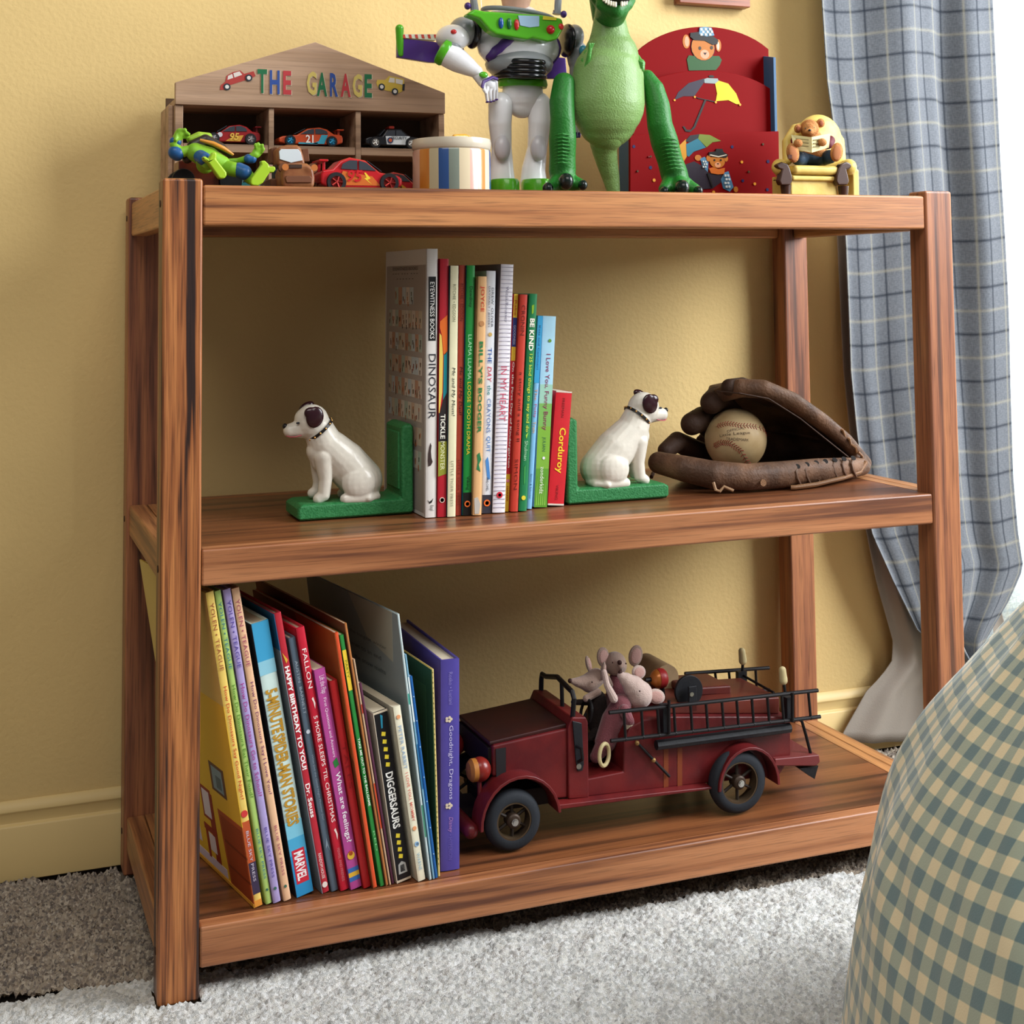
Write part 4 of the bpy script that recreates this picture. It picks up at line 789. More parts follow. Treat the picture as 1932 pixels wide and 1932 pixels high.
# hose reel and bell
c0 = at(1302, 1305, FY+.02); re = G().lathe([(.0185, .0), (.0185, .066)], M('#A58A68', .6, var=.1, vs=60), c=(c0.x, c0.y+.068, c0.z), ax='Y', seg=28).build('hose_reel', ft, smooth=50)
G().lathe([(.0205, 0), (.0205, .005), (.018, .006)], TB, c=(c0.x, c0.y+.002, c0.z), ax='Y', seg=28).build('reel_cap', re, bevel=.0008)
G().box(c0.x-.006, c0.x+.006, c0.y-.008, c0.y-.004, fx(1300, 1350)[1], c0.z+.009, TB).build('reel_bracket', re, bevel=.001); G().disc(at(1305, 1310, FY+.011), .003, CHR).build('screw', re)
cb = at(1243, 1280, FY+.05); be = G().ell(cb, (.0125, .0125, .0125), M('#B0652A', .3, metal=.3, coat=.4)).build('bell', ft)
G().lathe([(.0128, -.002), (.0132, .003), (.0125, .007), (.010, .0095)], M('#8A2020', .4), c=(cb.x, cb.y, cb.z), ax='X', seg=24).build('bell_band', be)
tb_('bell_stem', [cb+Vector((-.011, 0, 0)), cb+Vector((-.02, 0, 0))], .003, par=be); tb_('bell_post', [cb+Vector((.004, 0, -.010)), cb+Vector((.008, 0, -.045))], .0035, par=be)
ax_ = tb_('hook_pole', [at(1201, 1400, FY-.004), at(1263, 1465, FY-.004)], .0019)
for u, v in ((1202, 1402), (1233, 1434)): G().ell(at(u, v, FY-.004), .0033, M('#9A7A4A', .4, metal=.5), seg=8, rings=6).build('pole_ring', ax_)
# ---------------------------------------------------------------- cloth mice in the cab
FE = M('#A88E80', .9, bump=.4, bs=700, sheen=.4); FE2 = M('#C2AAA0', .9, bump=.4, bs=700, sheen=.4); FP = M('#C49A90', .9, bump=.4, bs=700, sheen=.4); PK = M('#7A444A', .95, bump=.6, bs=600, sheen=.3); DK = M('#2C2422', .95, bump=.5, bs=500); NO = M('#3A1E1A', .6); WHH = M('#CFC2A6', .9)
def mouse(label, Y, head, ears, nose, eye, body, limbs, cloth, fur):
    b = at(body[0][0], body[0][1], Y)
    r = thing('cloth_mouse', label, 'toy mouse', (b.x, b.y, b.z), 'cloth mice in the fire truck'); P = PL(Y, 1160, 1300)
    g = G(); g.limb([P(u, v, dy) for u, v, dy, q in head], [P.m(q) for *_, q in head], fur, 16); h = g.build('head', r, remesh=.0012, sm=5)
    for (u, v, dy, ru, rv, an, ty) in ears:
        e = G(); Re = Matrix.Rotation(an, 3, 'Y') @ Matrix.Rotation(ty, 3, 'Z')
        e.ell(P(u, v, dy), (P.m(ru), .0032, P.m(rv)), fur, rot=Re, seg=20); eo = e.build('ear', h)
        G().ell(P(u, v, dy)+Re @ Vector((0, -.0022, 0)), (P.m(ru)*.72, .0016, P.m(rv)*.74), FP, rot=Re).build('inner_ear', eo)
    G().ell(P(*nose[:3]), P.m(nose[3]), NO, seg=10, rings=8).build('nose', h)
    for e in eye: G().ell(P(*e), .0011, NO, seg=8, rings=6).build('eye', h)
    g = G(); g.limb([P(u, v, dy) for u, v, dy, q in body], [P.m(q) for *_, q in body], cloth, 14); g.build('body', r, remesh=.0014, sm=4)
    for nm, pts, mt_ in limbs: G().limb([P(u, v, dy) for u, v, dy, q in pts], [P.m(q) for *_, q in pts], mt_, 10).build(nm, r)
mouse('cloth mouse in profile with a pointed nose, closest to the windshield', FY+.07, [(1125, 1278, 0, 17), (1112, 1288, 0, 18), (1090, 1287, -.002, 9), (1079, 1285, -.003, 5)], [(1110, 1253, .006, 9, 16, -.25, .9), (1138, 1266, -.012, 8, 17, .15, 1.2)], (1075.5, 1284.5, -.003, 4.4), [(1117, 1287, -.0135)],
      [(1130, 1370, .0, 20), (1126, 1320, 0, 18)], [('arm', [(1128, 1306, -.008, 7), (1106, 1318, -.012, 6.5)], FE), ('arm', [(1120, 1325, .0, 6), (1082, 1325, .004, 5)], DK), ('leg', [(1130, 1375, -.008, 9), (1112, 1392, -.01, 8)], DK)], DK, FE)
mouse('cloth mouse sitting highest of the three with both round ears spread', FY+.085, [(1160, 1252, 0, 22), (1166, 1256, -.008, 17), (1170, 1256, -.02, 8)], [(1138, 1240, 0, 14, 19, -.2, .15), (1199, 1237, .004, 14, 20, .25, -.15)], (1169, 1250, -.028, 4.5), [(1156, 1250, -.0255), (1181, 1252, -.0215)],
      [(1166, 1370, 0, 24), (1163, 1300, 0, 20), (1163, 1280, 0, 14)], [('arm', [(1150, 1292, -.012, 7), (1142, 1272, -.014, 5.5), (1138, 1262, -.014, 5)], FE)], PK, FE)
mouse('pale cloth mouse in rose clothes leaning over the ladder with one leg hanging', FY+.035, [(1206, 1310, 0, 26), (1196, 1296, -.002, 21), (1181, 1282, -.003, 13), (1172, 1275, -.003, 8)], [(1205, 1268, .012, 16, 13, .4, .1), (1238, 1314, -.008, 18, 14, .35, -.15)], (1170.5, 1269, -.003, 4.6), [(1207, 1304, -.0200)],
      [(1142, 1400, -.004, 20), (1158, 1360, 0, 24), (1172, 1330, 0, 20)], [('arm', [(1158, 1318, -.014, 8), (1145, 1292, -.016, 6), (1140, 1268, -.014, 5)], FE2), ('leg', [(1178, 1340, -.018, 11), (1188, 1362, -.028, 9)], PK), ('foot', [(1188, 1366, -.028, 8), (1189, 1383, -.028, 7)], WHH), ('leg', [(1140, 1405, -.006, 17), (1124, 1428, -.006, 11)], PK)], PK, FE2)
c = at(1140, 1424, FY+.006)
rg_ = thing('wooden_ring', 'small cream ring lying in the open cab doorway of the toy truck', 'ring', (c.x, c.y, c.z))
G().tube([c+Vector((P_.m(14)*math.cos(a*PI/12), .006*math.cos(a*PI/12), P_.m(20)*math.sin(a*PI/12))) for a in range(24)], .0026, CRM, closed=True).build('hoop', rg_)
# ================================================================ top shelf
def flat(g, P, pts, y0, y1, m): return g.prism([(P(u, v).x, P(u, v).z) for u, v in pts], P.Y+y0, P.Y+y1, m)
def Z6(ox, oy, s): return lambda *pp: [(ox+x/s, oy+y/s) for x, y in pp]
# ---- wooden garage display box
P = PL(.30, 590, 220); GWD = wood('X', '#B8977A', '#A58466', '#84664C', s=.8, seed=11, rough=.6, amt=.45)
z1 = Z6(290, 60, 3.39)
ga = at(585, 300, .34); gr = thing('toy_garage', 'house shaped wooden cubby box lettered THE GARAGE at the left of the top shelf', 'display box', (ga.x, .34, T1))
xs = [P(329.6, 250).x, P(345.5, 250).x, P(506.8, 250).x, P(517, 250).x, P(671, 250).x, P(681, 250).x, P(827.5, 250).x, P(838.7, 250).x]
zt1 = P(345.5, 198).z; zb1 = P(506, 273.6).z; zt2 = P(733/3.39+290, 289).z; zb2 = T1+.012
zl = P(329.8, 155.9).z; zr = P(838.7, 176).z; apx = P(594, 80)
YF = .30
g = G(); g.prism([(xs[0], zt1), (xs[0], zl), (apx.x, apx.z), (xs[7], zr), (xs[7], zt1)], YF-.004, YF+.006, GWD); g.build('gable', gr, bevel=.001)
gt = gr.children[0]
for x0, x1 in ((xs[0], xs[1]), (xs[2], xs[3]), (xs[4], xs[5]), (xs[6], xs[7])):
    G().box(x0, x1, YF, .392, T1+.0006, zt1-.0002, GWD).build('divider', gr, bevel=.001)
for x0, x1 in ((xs[1], xs[2]), (xs[3], xs[4]), (xs[5], xs[6])):
    for za, zb in ((zb1, zt2), (T1+.0006, zb2)): G().box(x0+.0002, x1-.0002, YF+.001, .392, zt2 if za == zb1 else za, zb1 if za == zb1 else zb, GWD).build('cubby_shelf', gr, bevel=.0008)
G().box(xs[0], xs[7], .392, .397, T1+.0006, zt1+.02, M('#5A4430', .7)).build('back_panel', gr)
G().box(xs[0], xs[7], YF+.007, .3915, zt1, zt1+.008, GWD).build('top_panel', gr)
sp = PL(.345, 330, 250); xa = sp(318, 250).x
G().box(xs[0]-.007, xs[0]-.0002, .312, .392, T1+.0006, P(329, 196).z, GWD).build('side_panel', gr, bevel=.002)
TXC = {'T': '#1E6A42', 'G': '#D2BC62'}
let = [('T', 493.5, 154, '#1E6A42', 17), ('H', 517, 156, '#2F4E96', 18), ('E', 540.5, 157, '#B83A3E', 15), ('G', 586.5, 158, '#CDB863', 18), ('A', 606, 160, '#1E6A42', 19), ('R', 628.5, 161, '#2F4E96', 15), ('A', 650.5, 162, '#B83A3E', 19), ('G', 672.5, 162.5, '#CDB863', 18), ('E', 693, 163, '#1E6A42', 14)]
g = G(); g2 = G()
for ch, u, v, c, w in let:
    p = P(u, v); g.text(ch, M(c, .6), Fm(p.x, p.z, YF-.0052), w*.00076*1.0, 43*.00076, bold=.03)
    g2.text(ch, M('#C9B9A0', .6), Fm(p.x+.0008, p.z-.0006, YF-.0047), w*.00076*1.06, 44*.00076, bold=.035)
g.build('lettering', gt, smooth=0); g2.build('lettering_edge', gt, smooth=0)
def pic(name, polys, par):
    g = G(); k = 0
    for pts, c in polys:
        k += 1
        if isinstance(pts[0], str):
            _, x, y, r = pts; u, v = z1((x, y))[0]; p = P(u, v); g.disc((p.x, YF-.0042-.0002*k, p.z), r/3.39*.00076, M(c, .6), th=.0003)
        else: g.prism([(P(*q).x, P(*q).z) for q in z1(*pts)], YF-.0044-.0002*k, YF-.0041, M(c, .6))
    return g.build(name, par, smooth=0)
pic('red_car_picture', [([(420, 375), (425, 345), (455, 322), (462, 285), (500, 262), (550, 250), (575, 272), (635, 255), (648, 285), (620, 300), (480, 345), (470, 370)], '#A83A34'), ([(468, 310), (472, 285), (498, 272), (505, 298)], '#D8CFC6'), ([(512, 296), (505, 268), (545, 256), (562, 278)], '#D8CFC6'), (('d', 465, 355, 21), '#26303A'), (('d', 465, 355, 12), '#D8D4CC'), (('d', 604, 298, 21), '#26303A'), (('d', 604, 298, 12), '#D8D4CC')], gt)
pic('yellow_car_picture', [([(1418, 330), (1425, 310), (1475, 310), (1500, 285), (1595, 305), (1598, 375), (1560, 395), (1480, 378), (1430, 360)], '#CDB048'), ([(1495, 325), (1505, 295), (1535, 300), (1535, 330)], '#D8D2C8'), ([(1542, 332), (1542, 302), (1588, 312), (1585, 342)], '#D8D2C8'), ([(1586, 338), (1600, 335), (1597, 378), (1584, 378)], '#2A2C30'), (('d', 1452, 355, 21), '#26303A'), (('d', 1452, 355, 12), '#D8D4CC'), (('d', 1536, 385, 21), '#26303A'), (('d', 1536, 385, 12), '#D8D4CC')], gt)
# ---- toy cars: side profile + width, a wheel at each corner
def toy_car(name, label, cat, x0, x1, Y, zb, h, wd, col, face, style='race', dec=(), rim='#B8B4B0', arc=None, yaw=0.):
    L = x1-x0; cxx = (x0+x1)/2
    root = thing(name, label, cat, (cxx, Y, zb), 'toy cars on the top shelf'); root.rotation_euler = (0, 0, yaw)
    f = face; cm_ = M(col, .3, coat=.7); gl = M('#3E4248', .15, coat=.6)
    wr = h*.28
    if style == 'race': prof = [(-.5, .20), (-.5, .42), (-.44, .50), (-.22, .58), (-.05, .92), (.14, 1.0), (.26, .90), (.36, .66), (.48, .62), (.5, .50), (.5, .22), (.40, .12), (-.40, .12)]
    else: prof = [(-.5, .22), (-.5, .45), (-.44, .55), (-.20, .60), (-.10, .96), (.16, 1.0), (.30, .64), (.46, .58), (.5, .46), (.5, .22), (.42, .14), (-.42, .14)]
    g = G(); pr = [(f*a*L, b*h) for a, b in prof]; g.prism(pr, -wd/2, wd/2, cm_)
    g.v = [Vector((v.x, v.y*(1-.22*max(0, (v.z/h-.55)/.45)), v.z)) for v in g.v]
    bd = g.build('body', root, bevel=h*.07, seg=3, smooth=60, local=True)
    def side(pts, c, k=0, nm='marking', yo=0.):
        g = G(); yy = -wd/2-.0006-.0002*k
        g.prism([(f*a*L, b*h) for a, b in pts], yy, yy+.0012+yo, M(c, .35, coat=.5) if isinstance(c, str) else c); return g.build(nm, bd, smooth=0, local=True)
    if style == 'race':
        side([(-.17, .62), (-.05, .84), (.04, .90), (.04, .64)], gl, 0, 'window', wd*.10); side([(.065, .64), (.065, .90), (.16, .90), (.24, .80), (.26, .66)], gl, 0, 'window', wd*.10)
        g = G(); g.box(*sorted((f*.41*L, f*.52*L)), -wd*.46, wd*.46, h*.86, h*.92, cm_); g.box(*sorted((f*.43*L, f*.47*L)), -wd*.3, -wd*.26, h*.6, h*.88, cm_); g.box(*sorted((f*.43*L, f*.47*L)), wd*.26, wd*.3, h*.6, h*.88, cm_); g.build('spoiler', root, bevel=h*.02, local=True)
    else:
        side([(-.17, .62), (-.08, .88), (.03, .90), (.03, .62)], gl, 0, 'window', wd*.10); side([(.05, .62), (.05, .90), (.13, .90), (.24, .64)], gl, 0, 'window', wd*.10)
    # windscreen
    g = G(); a = (-.235, .60) if style == 'race' else (-.205, .62); b = (-.06, .90) if style == 'race' else (-.105, .93)
    o = .002
    g.add([(f*a[0]*L-f*o, -wd*.38, a[1]*h+o*.3), (f*a[0]*L-f*o, wd*.38, a[1]*h+o*.3), (f*b[0]*L-f*o, wd*.33, b[1]*h+o*.3), (f*b[0]*L-f*o, -wd*.33, b[1]*h+o*.3)], [(0, 1, 2, 3)], gl); g.build('windscreen', bd, solid=.0008, smooth=0, local=True)
    for wx in (-.33, .32):
        for sy in (-1, 1):
            w = G(); yy = sy*(wd/2-.001); w.lathe([(wr*.62, -.0042), (wr*.95, -.0042), (wr, -.0025), (wr, .0035), (wr*.9, .0042), (wr*.1, .0042)], M('#17171A', .6), c=(f*wx*L, yy, wr), ax='Y', seg=24, caps=False)
            wh = w.build('wheel', root, local=True)
            r = G(); r.lathe([(wr*.66, -.0036), (wr*.60, -.0044), (wr*.56, -.0030), (wr*.05, -.0034)], M(rim, .3, metal=.7), c=(f*wx*L, yy, wr), ax='Y', seg=24, caps=False)
            for k in range(5): a = k*1.2566; r.tube([(f*wx*L, yy-.0046, wr), (f*wx*L+wr*.56*math.cos(a), yy-.0046, wr+wr*.56*math.sin(a))], wr*.09, M(rim, .3, metal=.7), seg=6)
            r.build('rim', wh, local=True)
    for d in dec:
        if d[0] == 'p': side(d[1], d[2], d[3])
        elif d[0] == 't':
            g = G(); g.text(d[1], M(d[2], .4), Fm(f*d[3]*L, d[4]*h, -wd/2-.0018), d[5]*L, d[6]*h, bold=.02, shear=d[7] if len(d) > 7 else 0); g.build('number' if d[1].isdigit() else 'lettering', bd, smooth=0, local=True)
        elif d[0] == 'd':
            g = G(); g.disc((f*d[1]*L, -wd/2-.0010-.0002*d[5], d[2]*h), d[3]*h, M(d[4], .4)); g.build('badge', bd, local=True)
        elif d[0] == 'bar': g = G(); g.box(-.004, .004, -.010, .010, h, h+.004, M(d[1], .3)); g.build('light_bar', root, bevel=.001, local=True)
    return root
YC = .328
def gx(u, Y=YC): return at(u, 270, Y).x
h1 = .0265; zb1 += .0006
toy_car('toy_race_car', 'small dark red race car, gold 95 on its side, in the upper left garage cubby', 'toy car', gx(381), gx(487), YC, zb1, .028, .034, '#8E1A1C', 1, dec=[('p', [(-.12, .16), (.02, .42), (.2, .46), (.14, .16)], '#C8963A', 0), ('t', '95', '#D8B04A', .03, .38, .16, .36, .2), ('d', -.22, .46, .12, '#C8C4C8', 0)], rim='#A8A4A4')
toy_car('toy_race_car', 'orange race car with cyan wheels and a white 21 in the middle garage cubby', 'toy car', gx(522), gx(642), YC+.001, zb1, .0275, .034, '#C24A22', 1, rim='#3E9AC0', dec=[('p', [(.02, .14), (.12, .3), (.16, .60), (.26, .60), (.2, .14)], '#3EA0B8', 0), ('t', '21', '#F0ECE4', -.03, .38, .12, .40), ('p', [(-.2, .12), (.1, .12), (.1, .2), (-.2, .2)], '#3EA0B8', 0)])
toy_car('toy_police_car', 'black and white security car in the upper right garage cubby', 'toy car', gx(684), gx(787), YC+.001, zb1, .0290, .036, '#1C1C20', 1, 'sedan', rim='#D0CEC8', dec=[('p', [(-.14, .60), (.30, .62), (.26, .2), (-.12, .2)], '#DCE2E4', 0), ('t', 'SECURITY', '#2A2C34', .10, .52, .28, .13), ('d', -.06, .40, .15, '#3A4A6A', 1), ('d', -.06, .40, .09, '#C8603A', 2), ('bar', '#B03A2A')])
Pb = PL(.125, 680, 330)
zc = T1+.0004
toy_car('toy_race_car', 'glossy red race car with a large 95 and yellow flash, behind the canister', 'toy car', at(600, 340, .12).x, at(752, 340, .12).x, .125, zc, .0445, .046, '#B81C22', -1, rim='#8E2A26', dec=[('p', [(.30, .20), (.24, .60), (.06, .52), (-.12, .46), (-.22, .2)], '#C8682A', 0), ('t', '95', '#C01E24', .10, .46, .18, .34, .2), ('p', [(-.02, .56), (-.05, .42), (-.02, .40), (-.12, .22), (-.06, .36), (-.10, .40), (-.04, .56)], '#E8C83A', 1)])
toy_car('toy_race_car', 'darker red race car behind the glossy one, beside the striped canister', 'toy car', at(705, 335, .20).x, at(800, 335, .20).x, .205, zc, .034, .036, '#9A1A20', -1, rim='#2A2A2C', dec=[('p', [(.30, .20), (.24, .60), (.0, .50), (-.2, .2)], '#B8862A', 0), ('t', '95', '#5A1A10', .08, .42, .16, .34)])
toy_car('toy_sedan', 'small teal car on the shelf behind the green turtle figure', 'toy car', at(424, 345, .21).x, at(520, 345, .21).x, .22, zc, .030, .034, '#2A6E72', 1, 'sedan', dec=[('p', [(.0, .3), (.1, .56), (.2, .5), (.15, .3)], '#8ABFB0', 0)])
# rust brown open buggy under the figure
xL = at(333, 330, .16).x; xR = at(452, 340, .16).x
br = thing('toy_wagon', 'rust brown toy wagon with a black tyre under the green turtle figure', 'toy car', ((xL+xR)/2, .16, zc), 'toy cars on the top shelf')
Pw = PL(.15, 390, 320); g = G(); g.prism([(Pw(336, 303).x, Pw(336, 303).z), (Pw(356, 303).x, Pw(356, 303).z), (Pw(430, 330).x, Pw(430, 330).z), (Pw(456, 350).x, Pw(456, 350).z), (Pw(456, 350).x, zc+.006), (Pw(336, 303).x, zc+.006)], .145, .185, M('#5E2416', .35, coat=.5, h2='#70301C', vs=80)); g.build('body', br, bevel=.004, seg=3)
for wx in (xL+.006, xR-.014):
    for y in (.144, .186): G().lathe([(.004, -.004), (.0135, -.004), (.0145, 0), (.0135, .004), (.004, .004)], M('#18181A', .7), c=(wx, y, zc+.0147), ax='Y', seg=24).build('wheel', br)
# ---- tow truck seen from the front
Pt = PL(.115, 555, 320); RU = M('#7A4424', .5, h2='#8E5A34', vs=60, coat=.3); RUD = M('#5A3420', .5, h2='#6E4428', vs=40)
tt = thing('toy_tow_truck', 'rusty brown toy tow truck facing forward beside the green turtle figure', 'toy truck', (Pt(555, 350).x, .14, zc))
def tp(pts, y0, y1, m, nm, par=tt, bev=.002): 
    g = G(); g.prism([(Pt(u, v, y0-.115).x, max(Pt(u, v, y0-.115).z, zc+.0005)) for u, v in z1(*pts)], y0, y1, m); return g.build(nm, par, bevel=bev, seg=3)
cab = tp([(790, 860), (785, 760), (800, 735), (850, 722), (920, 722), (945, 740), (960, 790), (975, 860)], .128, .160, RU, 'cab', bev=.004)
tp([(806, 815), (802, 765), (815, 750), (925, 750), (940, 770), (952, 822), (880, 838)], .1265, .1285, M('#C9D2D6', .15, coat=.5), 'windscreen', cab, .0005)
hd_ = tp([(820, 1000), (815, 900), (835, 850), (880, 838), (985, 840), (1025, 870), (1035, 930), (1030, 1000)], .098, .140, RU, 'hood', bev=.005)
tp([(865, 872), (868, 848), (950, 848), (948, 872)], .0965, .0990, M('#3A2418', .6), 'grille', hd_, .0005)
tp([(840, 935), (850, 920), (1000, 920), (1015, 938), (1010, 965), (850, 965)], .0955, .0990, M('#6A4028', .6), 'front_bumper', hd_, .001)
for x, y in ((835, 868), (1020, 872)):
    u, v = z1((x, y))[0]; p = Pt(u, v, -.015); l = G().lathe([(.0062, 0), (.0062, -.006), (.005, -.008)], RUD, c=(p.x, .102, p.z), ax='Y', seg=20, T=Matrix.Translation((0, .204, 0)) @ Matrix.Scale(-1, 4, (0, 1, 0))).build('headlamp', hd_)
    G().disc((p.x, .0935, p.z), .0042, M('#B8703A', .3, coat=.5)).build('lens', l)
tp([(1030, 1000), (1042, 960), (1042, 1000)], .11, .15, RUD, 'side_step'); tp([(748, 840), (750, 745), (790, 735), (792, 845)], .150, .170, RUD, 'side_box', bev=.001); tp([(955, 830), (948, 750), (990, 745), (998, 830)], .150, .170, RUD, 'side_box', bev=.001)
tp([(775, 1000), (770, 880), (800, 865), (815, 1000)], .135, .155, M('#22303A', .5), 'wheel', bev=.004); tp([(1020, 1000), (1018, 960), (1036, 960), (1038, 1000)], .135, .155, M('#22303A', .5), 'wheel', bev=.002)
G().box(Pt(515, 340).x, Pt(590, 340).x, .13, .20, zc+.006, zc+.018, RUD).build('bed', tt, bevel=.002)
# ---- plain green toy figure lying on its back
Pg = PL(.115, 420, 300); GR1 = M('#7DB22A', .5, coat=.1); GR2 = M('#A2C82E', .4, coat=.3); BB = M('#1E5286', .45, coat=.2); SH = M('#241C16', .5, coat=.3); OR = M('#C8862A', .45, coat=.3)
def zp(x, y, dy=0.): u, v = z1((x, y))[0]; return Pg(u, v, dy)
mm = Pg.m(1)/3.39
fg = thing('toy_turtle_figure', 'green toy turtle figure with blue wrist and knee bands lying on its back', 'toy figure', tuple(zp(330, 860)))
g = G(); g.limb([zp(265, 770), zp(350, 810), zp(430, 850)], [60*mm, 74*mm, 62*mm], GR1); g.build('body', fg, remesh=.0012, sm=4)
g = G(); g.limb([zp(215, 810, .006), zp(250, 730, .008), zp(330, 690, .008), zp(430, 740, .010), zp(490, 790, .012)], [34*mm, 38*mm, 36*mm, 32*mm, 14*mm], SH); g.build('shell', fg, remesh=.0012, sm=4)
G().tube([zp(296, 692, -.008), zp(380, 715, -.011), (zp(450, 748, -.010)), zp(508, 786, -.004)], [9*mm, 15*mm, 15*mm, 8*mm], OR, seg=12).build('shell_rim', fg)
g = G(); g.limb([zp(235, 690, .012), zp(290, 670, .012), zp(350, 668, .014)], [26*mm, 32*mm, 24*mm], M('#8FB030', .45)); g.build('head', fg, remesh=.001, sm=3)
def band(a, b, r, par): G().limb([a, b], r, BB, 16).build('band', par)
g = G(); g.limb([zp(220, 760), zp(160, 775), zp(130, 720), zp(150, 680)], [34*mm, 36*mm, 28*mm, 26*mm], GR1); g.limb([zp(150, 680), zp(170, 650), zp(205, 660)], [30*mm, 34*mm, 26*mm], GR2)
for q in ((160, 632, 200, 628), (190, 640, 222, 655), (150, 655, 140, 690)): g.limb([zp(q[0], q[1], -.003), zp(q[2], q[3], -.006)], 13*mm, GR2, 10)
ar = g.build('arm', fg, remesh=.001, sm=3); band(zp(138, 772), zp(150, 780), 46*mm, ar); band(zp(128, 700), zp(150, 706), 27*mm, ar)
g = G(); g.limb([zp(470, 830, .012), zp(540, 826, .010), zp(610, 806), zp(650, 785, -.002)], [20*mm, 20*mm, 22*mm, 24*mm], GR1); g.limb([zp(655, 780), zp(672, 755)], [30*mm, 32*mm], GR2)
for q in ((655, 745, 650, 722), (672, 738, 668, 716), (690, 742, 695, 725), (690, 770, 702, 750)): g.limb([zp(q[0], q[1], -.004), zp(q[2], q[3], -.006)], 11*mm, GR2, 10)
ar = g.build('arm', fg, remesh=.001, sm=3); band(zp(606, 812), zp(628, 812), 31*mm, ar)
def leg(th, kn, sh_, nm='leg'):
    g = G(); g.limb([zp(*p[:3]) for p in th], [p[3]*mm for p in th], GR1); return g.build(nm, fg, remesh=.0011, sm=3)
l1 = leg([(330, 850, -.006, 58), (315, 815, -.018, 46), (350, 850, -.026, 36)], 0, 0); band(zp(300, 800, -.015), zp(325, 815, -.024), 44*mm, l1)
g = G()
def foot(g, poly, y0, y1): g.prism([(zp(a, b, y0-.115).x, zp(a, b, y0-.115).z) for a, b in poly], y0, y1, GR2)
foot(g, [(420, 940), (345, 835), (318, 820), (312, 795), (335, 798), (352, 812), (372, 770), (400, 765), (405, 790), (400, 812), (465, 895), (470, 920), (450, 940)], .070, .083); g.build('foot', l1, bevel=.003, seg=3)
l2 = leg([(440, 860, 0, 46), (510, 880, -.012, 48), (575, 895, -.016, 44), (620, 940, -.016, 38), (640, 955, -.018, 30)], 0, 0); band(zp(545, 885, -.014), zp(580, 900, -.018), 49*mm, l2)
g = G(); foot(g, [(620, 968), (625, 935), (690, 850), (685, 825), (710, 822), (735, 845), (740, 862), (775, 860), (782, 880), (765, 900), (742, 900), (700, 965), (670, 985), (630, 982)], .083, .095); g.build('foot', l2, bevel=.003, seg=3)
# ---- striped canister
cc = at(852, 300, .115); R0 = PL(.115, 852, 300).m(73.6); ztop = at(852, 278, .115-R0).z; 
cn = thing('striped_canister', 'round ceramic canister with vertical pastel stripes and a cream lid', 'canister', (cc.x, .115, T1))
toc = Vector((CAM.x-cc.x, CAM.y-.115)); a0 = math.atan2(toc.y, toc.x); SG = 240
st_ = [(-1.02, '#C49A86'), (-.80, '#C49A86'), (-.565, '#B8702A'), (-.33, '#B9AC8A'), (-.07, '#2F4F86'), (.19, '#7A8478'), (.45, '#CFC0A0'), (.66, '#D0A89A'), (.84, '#D88A4A'), (.95, '#D8CDB4'), (1.02, '#3A5A96')]
def scol(k):
    ang = 2*PI*k/SG-a0; ang = (ang+PI) % (2*PI)-PI
    if abs(ang) < PI/2:
        x = math.sin(ang); c = st_[0][1]
        for (b, col) in st_:
            if x < b: return col
        return st_[-1][1]
    return st_[int(k//14) % len(st_)][1]
g = G(); zz = [T1+.0004, T1+.003, ztop-.002, ztop]; rr = [R0*.95, R0, R0, R0*.985]; vs = []
for r, z in zip(rr, zz):
    for k in range(SG): vs.append((cc.x+r*math.cos(2*PI*k/SG), .115+r*math.sin(2*PI*k/SG), z))
base = len(g.v); g.v += [Vector(v) for v in vs]
for i in range(3):
    for k in range(SG):
        l = (k+1) % SG; g.f.append([i*SG+k, i*SG+l, (i+1)*SG+l, (i+1)*SG+k]); g.m.append(g.mi(M(scol(k+.5), .2, coat=.8)))
g.f.append(list(range(SG-1, -1, -1))); g.m.append(g.mi(M('#D8CDB4', .2, coat=.8))); g.f.append([3*SG+k for k in range(SG)]); g.m.append(g.mi(M('#D8CDB4', .2, coat=.8)))
g.build('body', cn, smooth=40)
zl_ = at(852, 256, .115-R0).z
LIDM = M('#CFC6B2', .18, coat=.8)
ld = G().lathe([(R0*.97, 0), (R0*1.005, .002), (R0*1.02, (zl_-ztop)*.6), (R0*1.0, (zl_-ztop)*.95), (R0*.9, zl_-ztop), (R0*.6, zl_-ztop+.0015), (R0*.2, zl_-ztop+.002)], LIDM, c=(cc.x, .115, ztop+.0002), seg=80).build('lid', cn, smooth=50)
G().limb([(cc.x-.006, .085, zl_+.001), (cc.x+.010, .09, zl_+.0015), (cc.x+.020, .1, zl_+.001)], [.003, .004, .003], M('#D89A32', .3, coat=.6)).build('lid_handle', ld)
# ---- toy astronaut (plain stand-in)
P = PL(.2, 980, 150); z2 = Z6(730, 0, 4.83); u2 = P.m(1)/4.83
def q2(x, y, dy=0.): u, v = z2((x, y))[0]; return P(u, v, dy)
WP = M('#E4E4E6', .25, coat=.6); GP = M('#4FA51E', .28, coat=.6); PU = M('#4A2E78', .3, coat=.5); GY = M('#84888A', .35, coat=.4); KB = M('#101012', .25, coat=.6); LG = M('#BFBCC0', .3, coat=.5)
zf = at(945, 352, .2).z
an = thing('toy_astronaut', 'white, green and purple toy astronaut with small wings standing on the shelf', 'toy figure', (q2(1200, 1700).x, .2, T1))
tr = G(); tr.limb([q2(1200, 330), q2(1215, 470), q2(1235, 590)], [300*u2, 320*u2, 200*u2], WP, 32)
tr.v = [Vector((v.x, .2+(v.y-.2)*.62, v.z)) for v in tr.v]; tr.ell(q2(1185, 260), (400*u2, .031, 190*u2), WP, seg=32); tr.ell(q2(1200, 430), (400*u2, .036, 230*u2), WP, seg=32)
torso = tr.build('torso', an, remesh=.0014, sm=6)
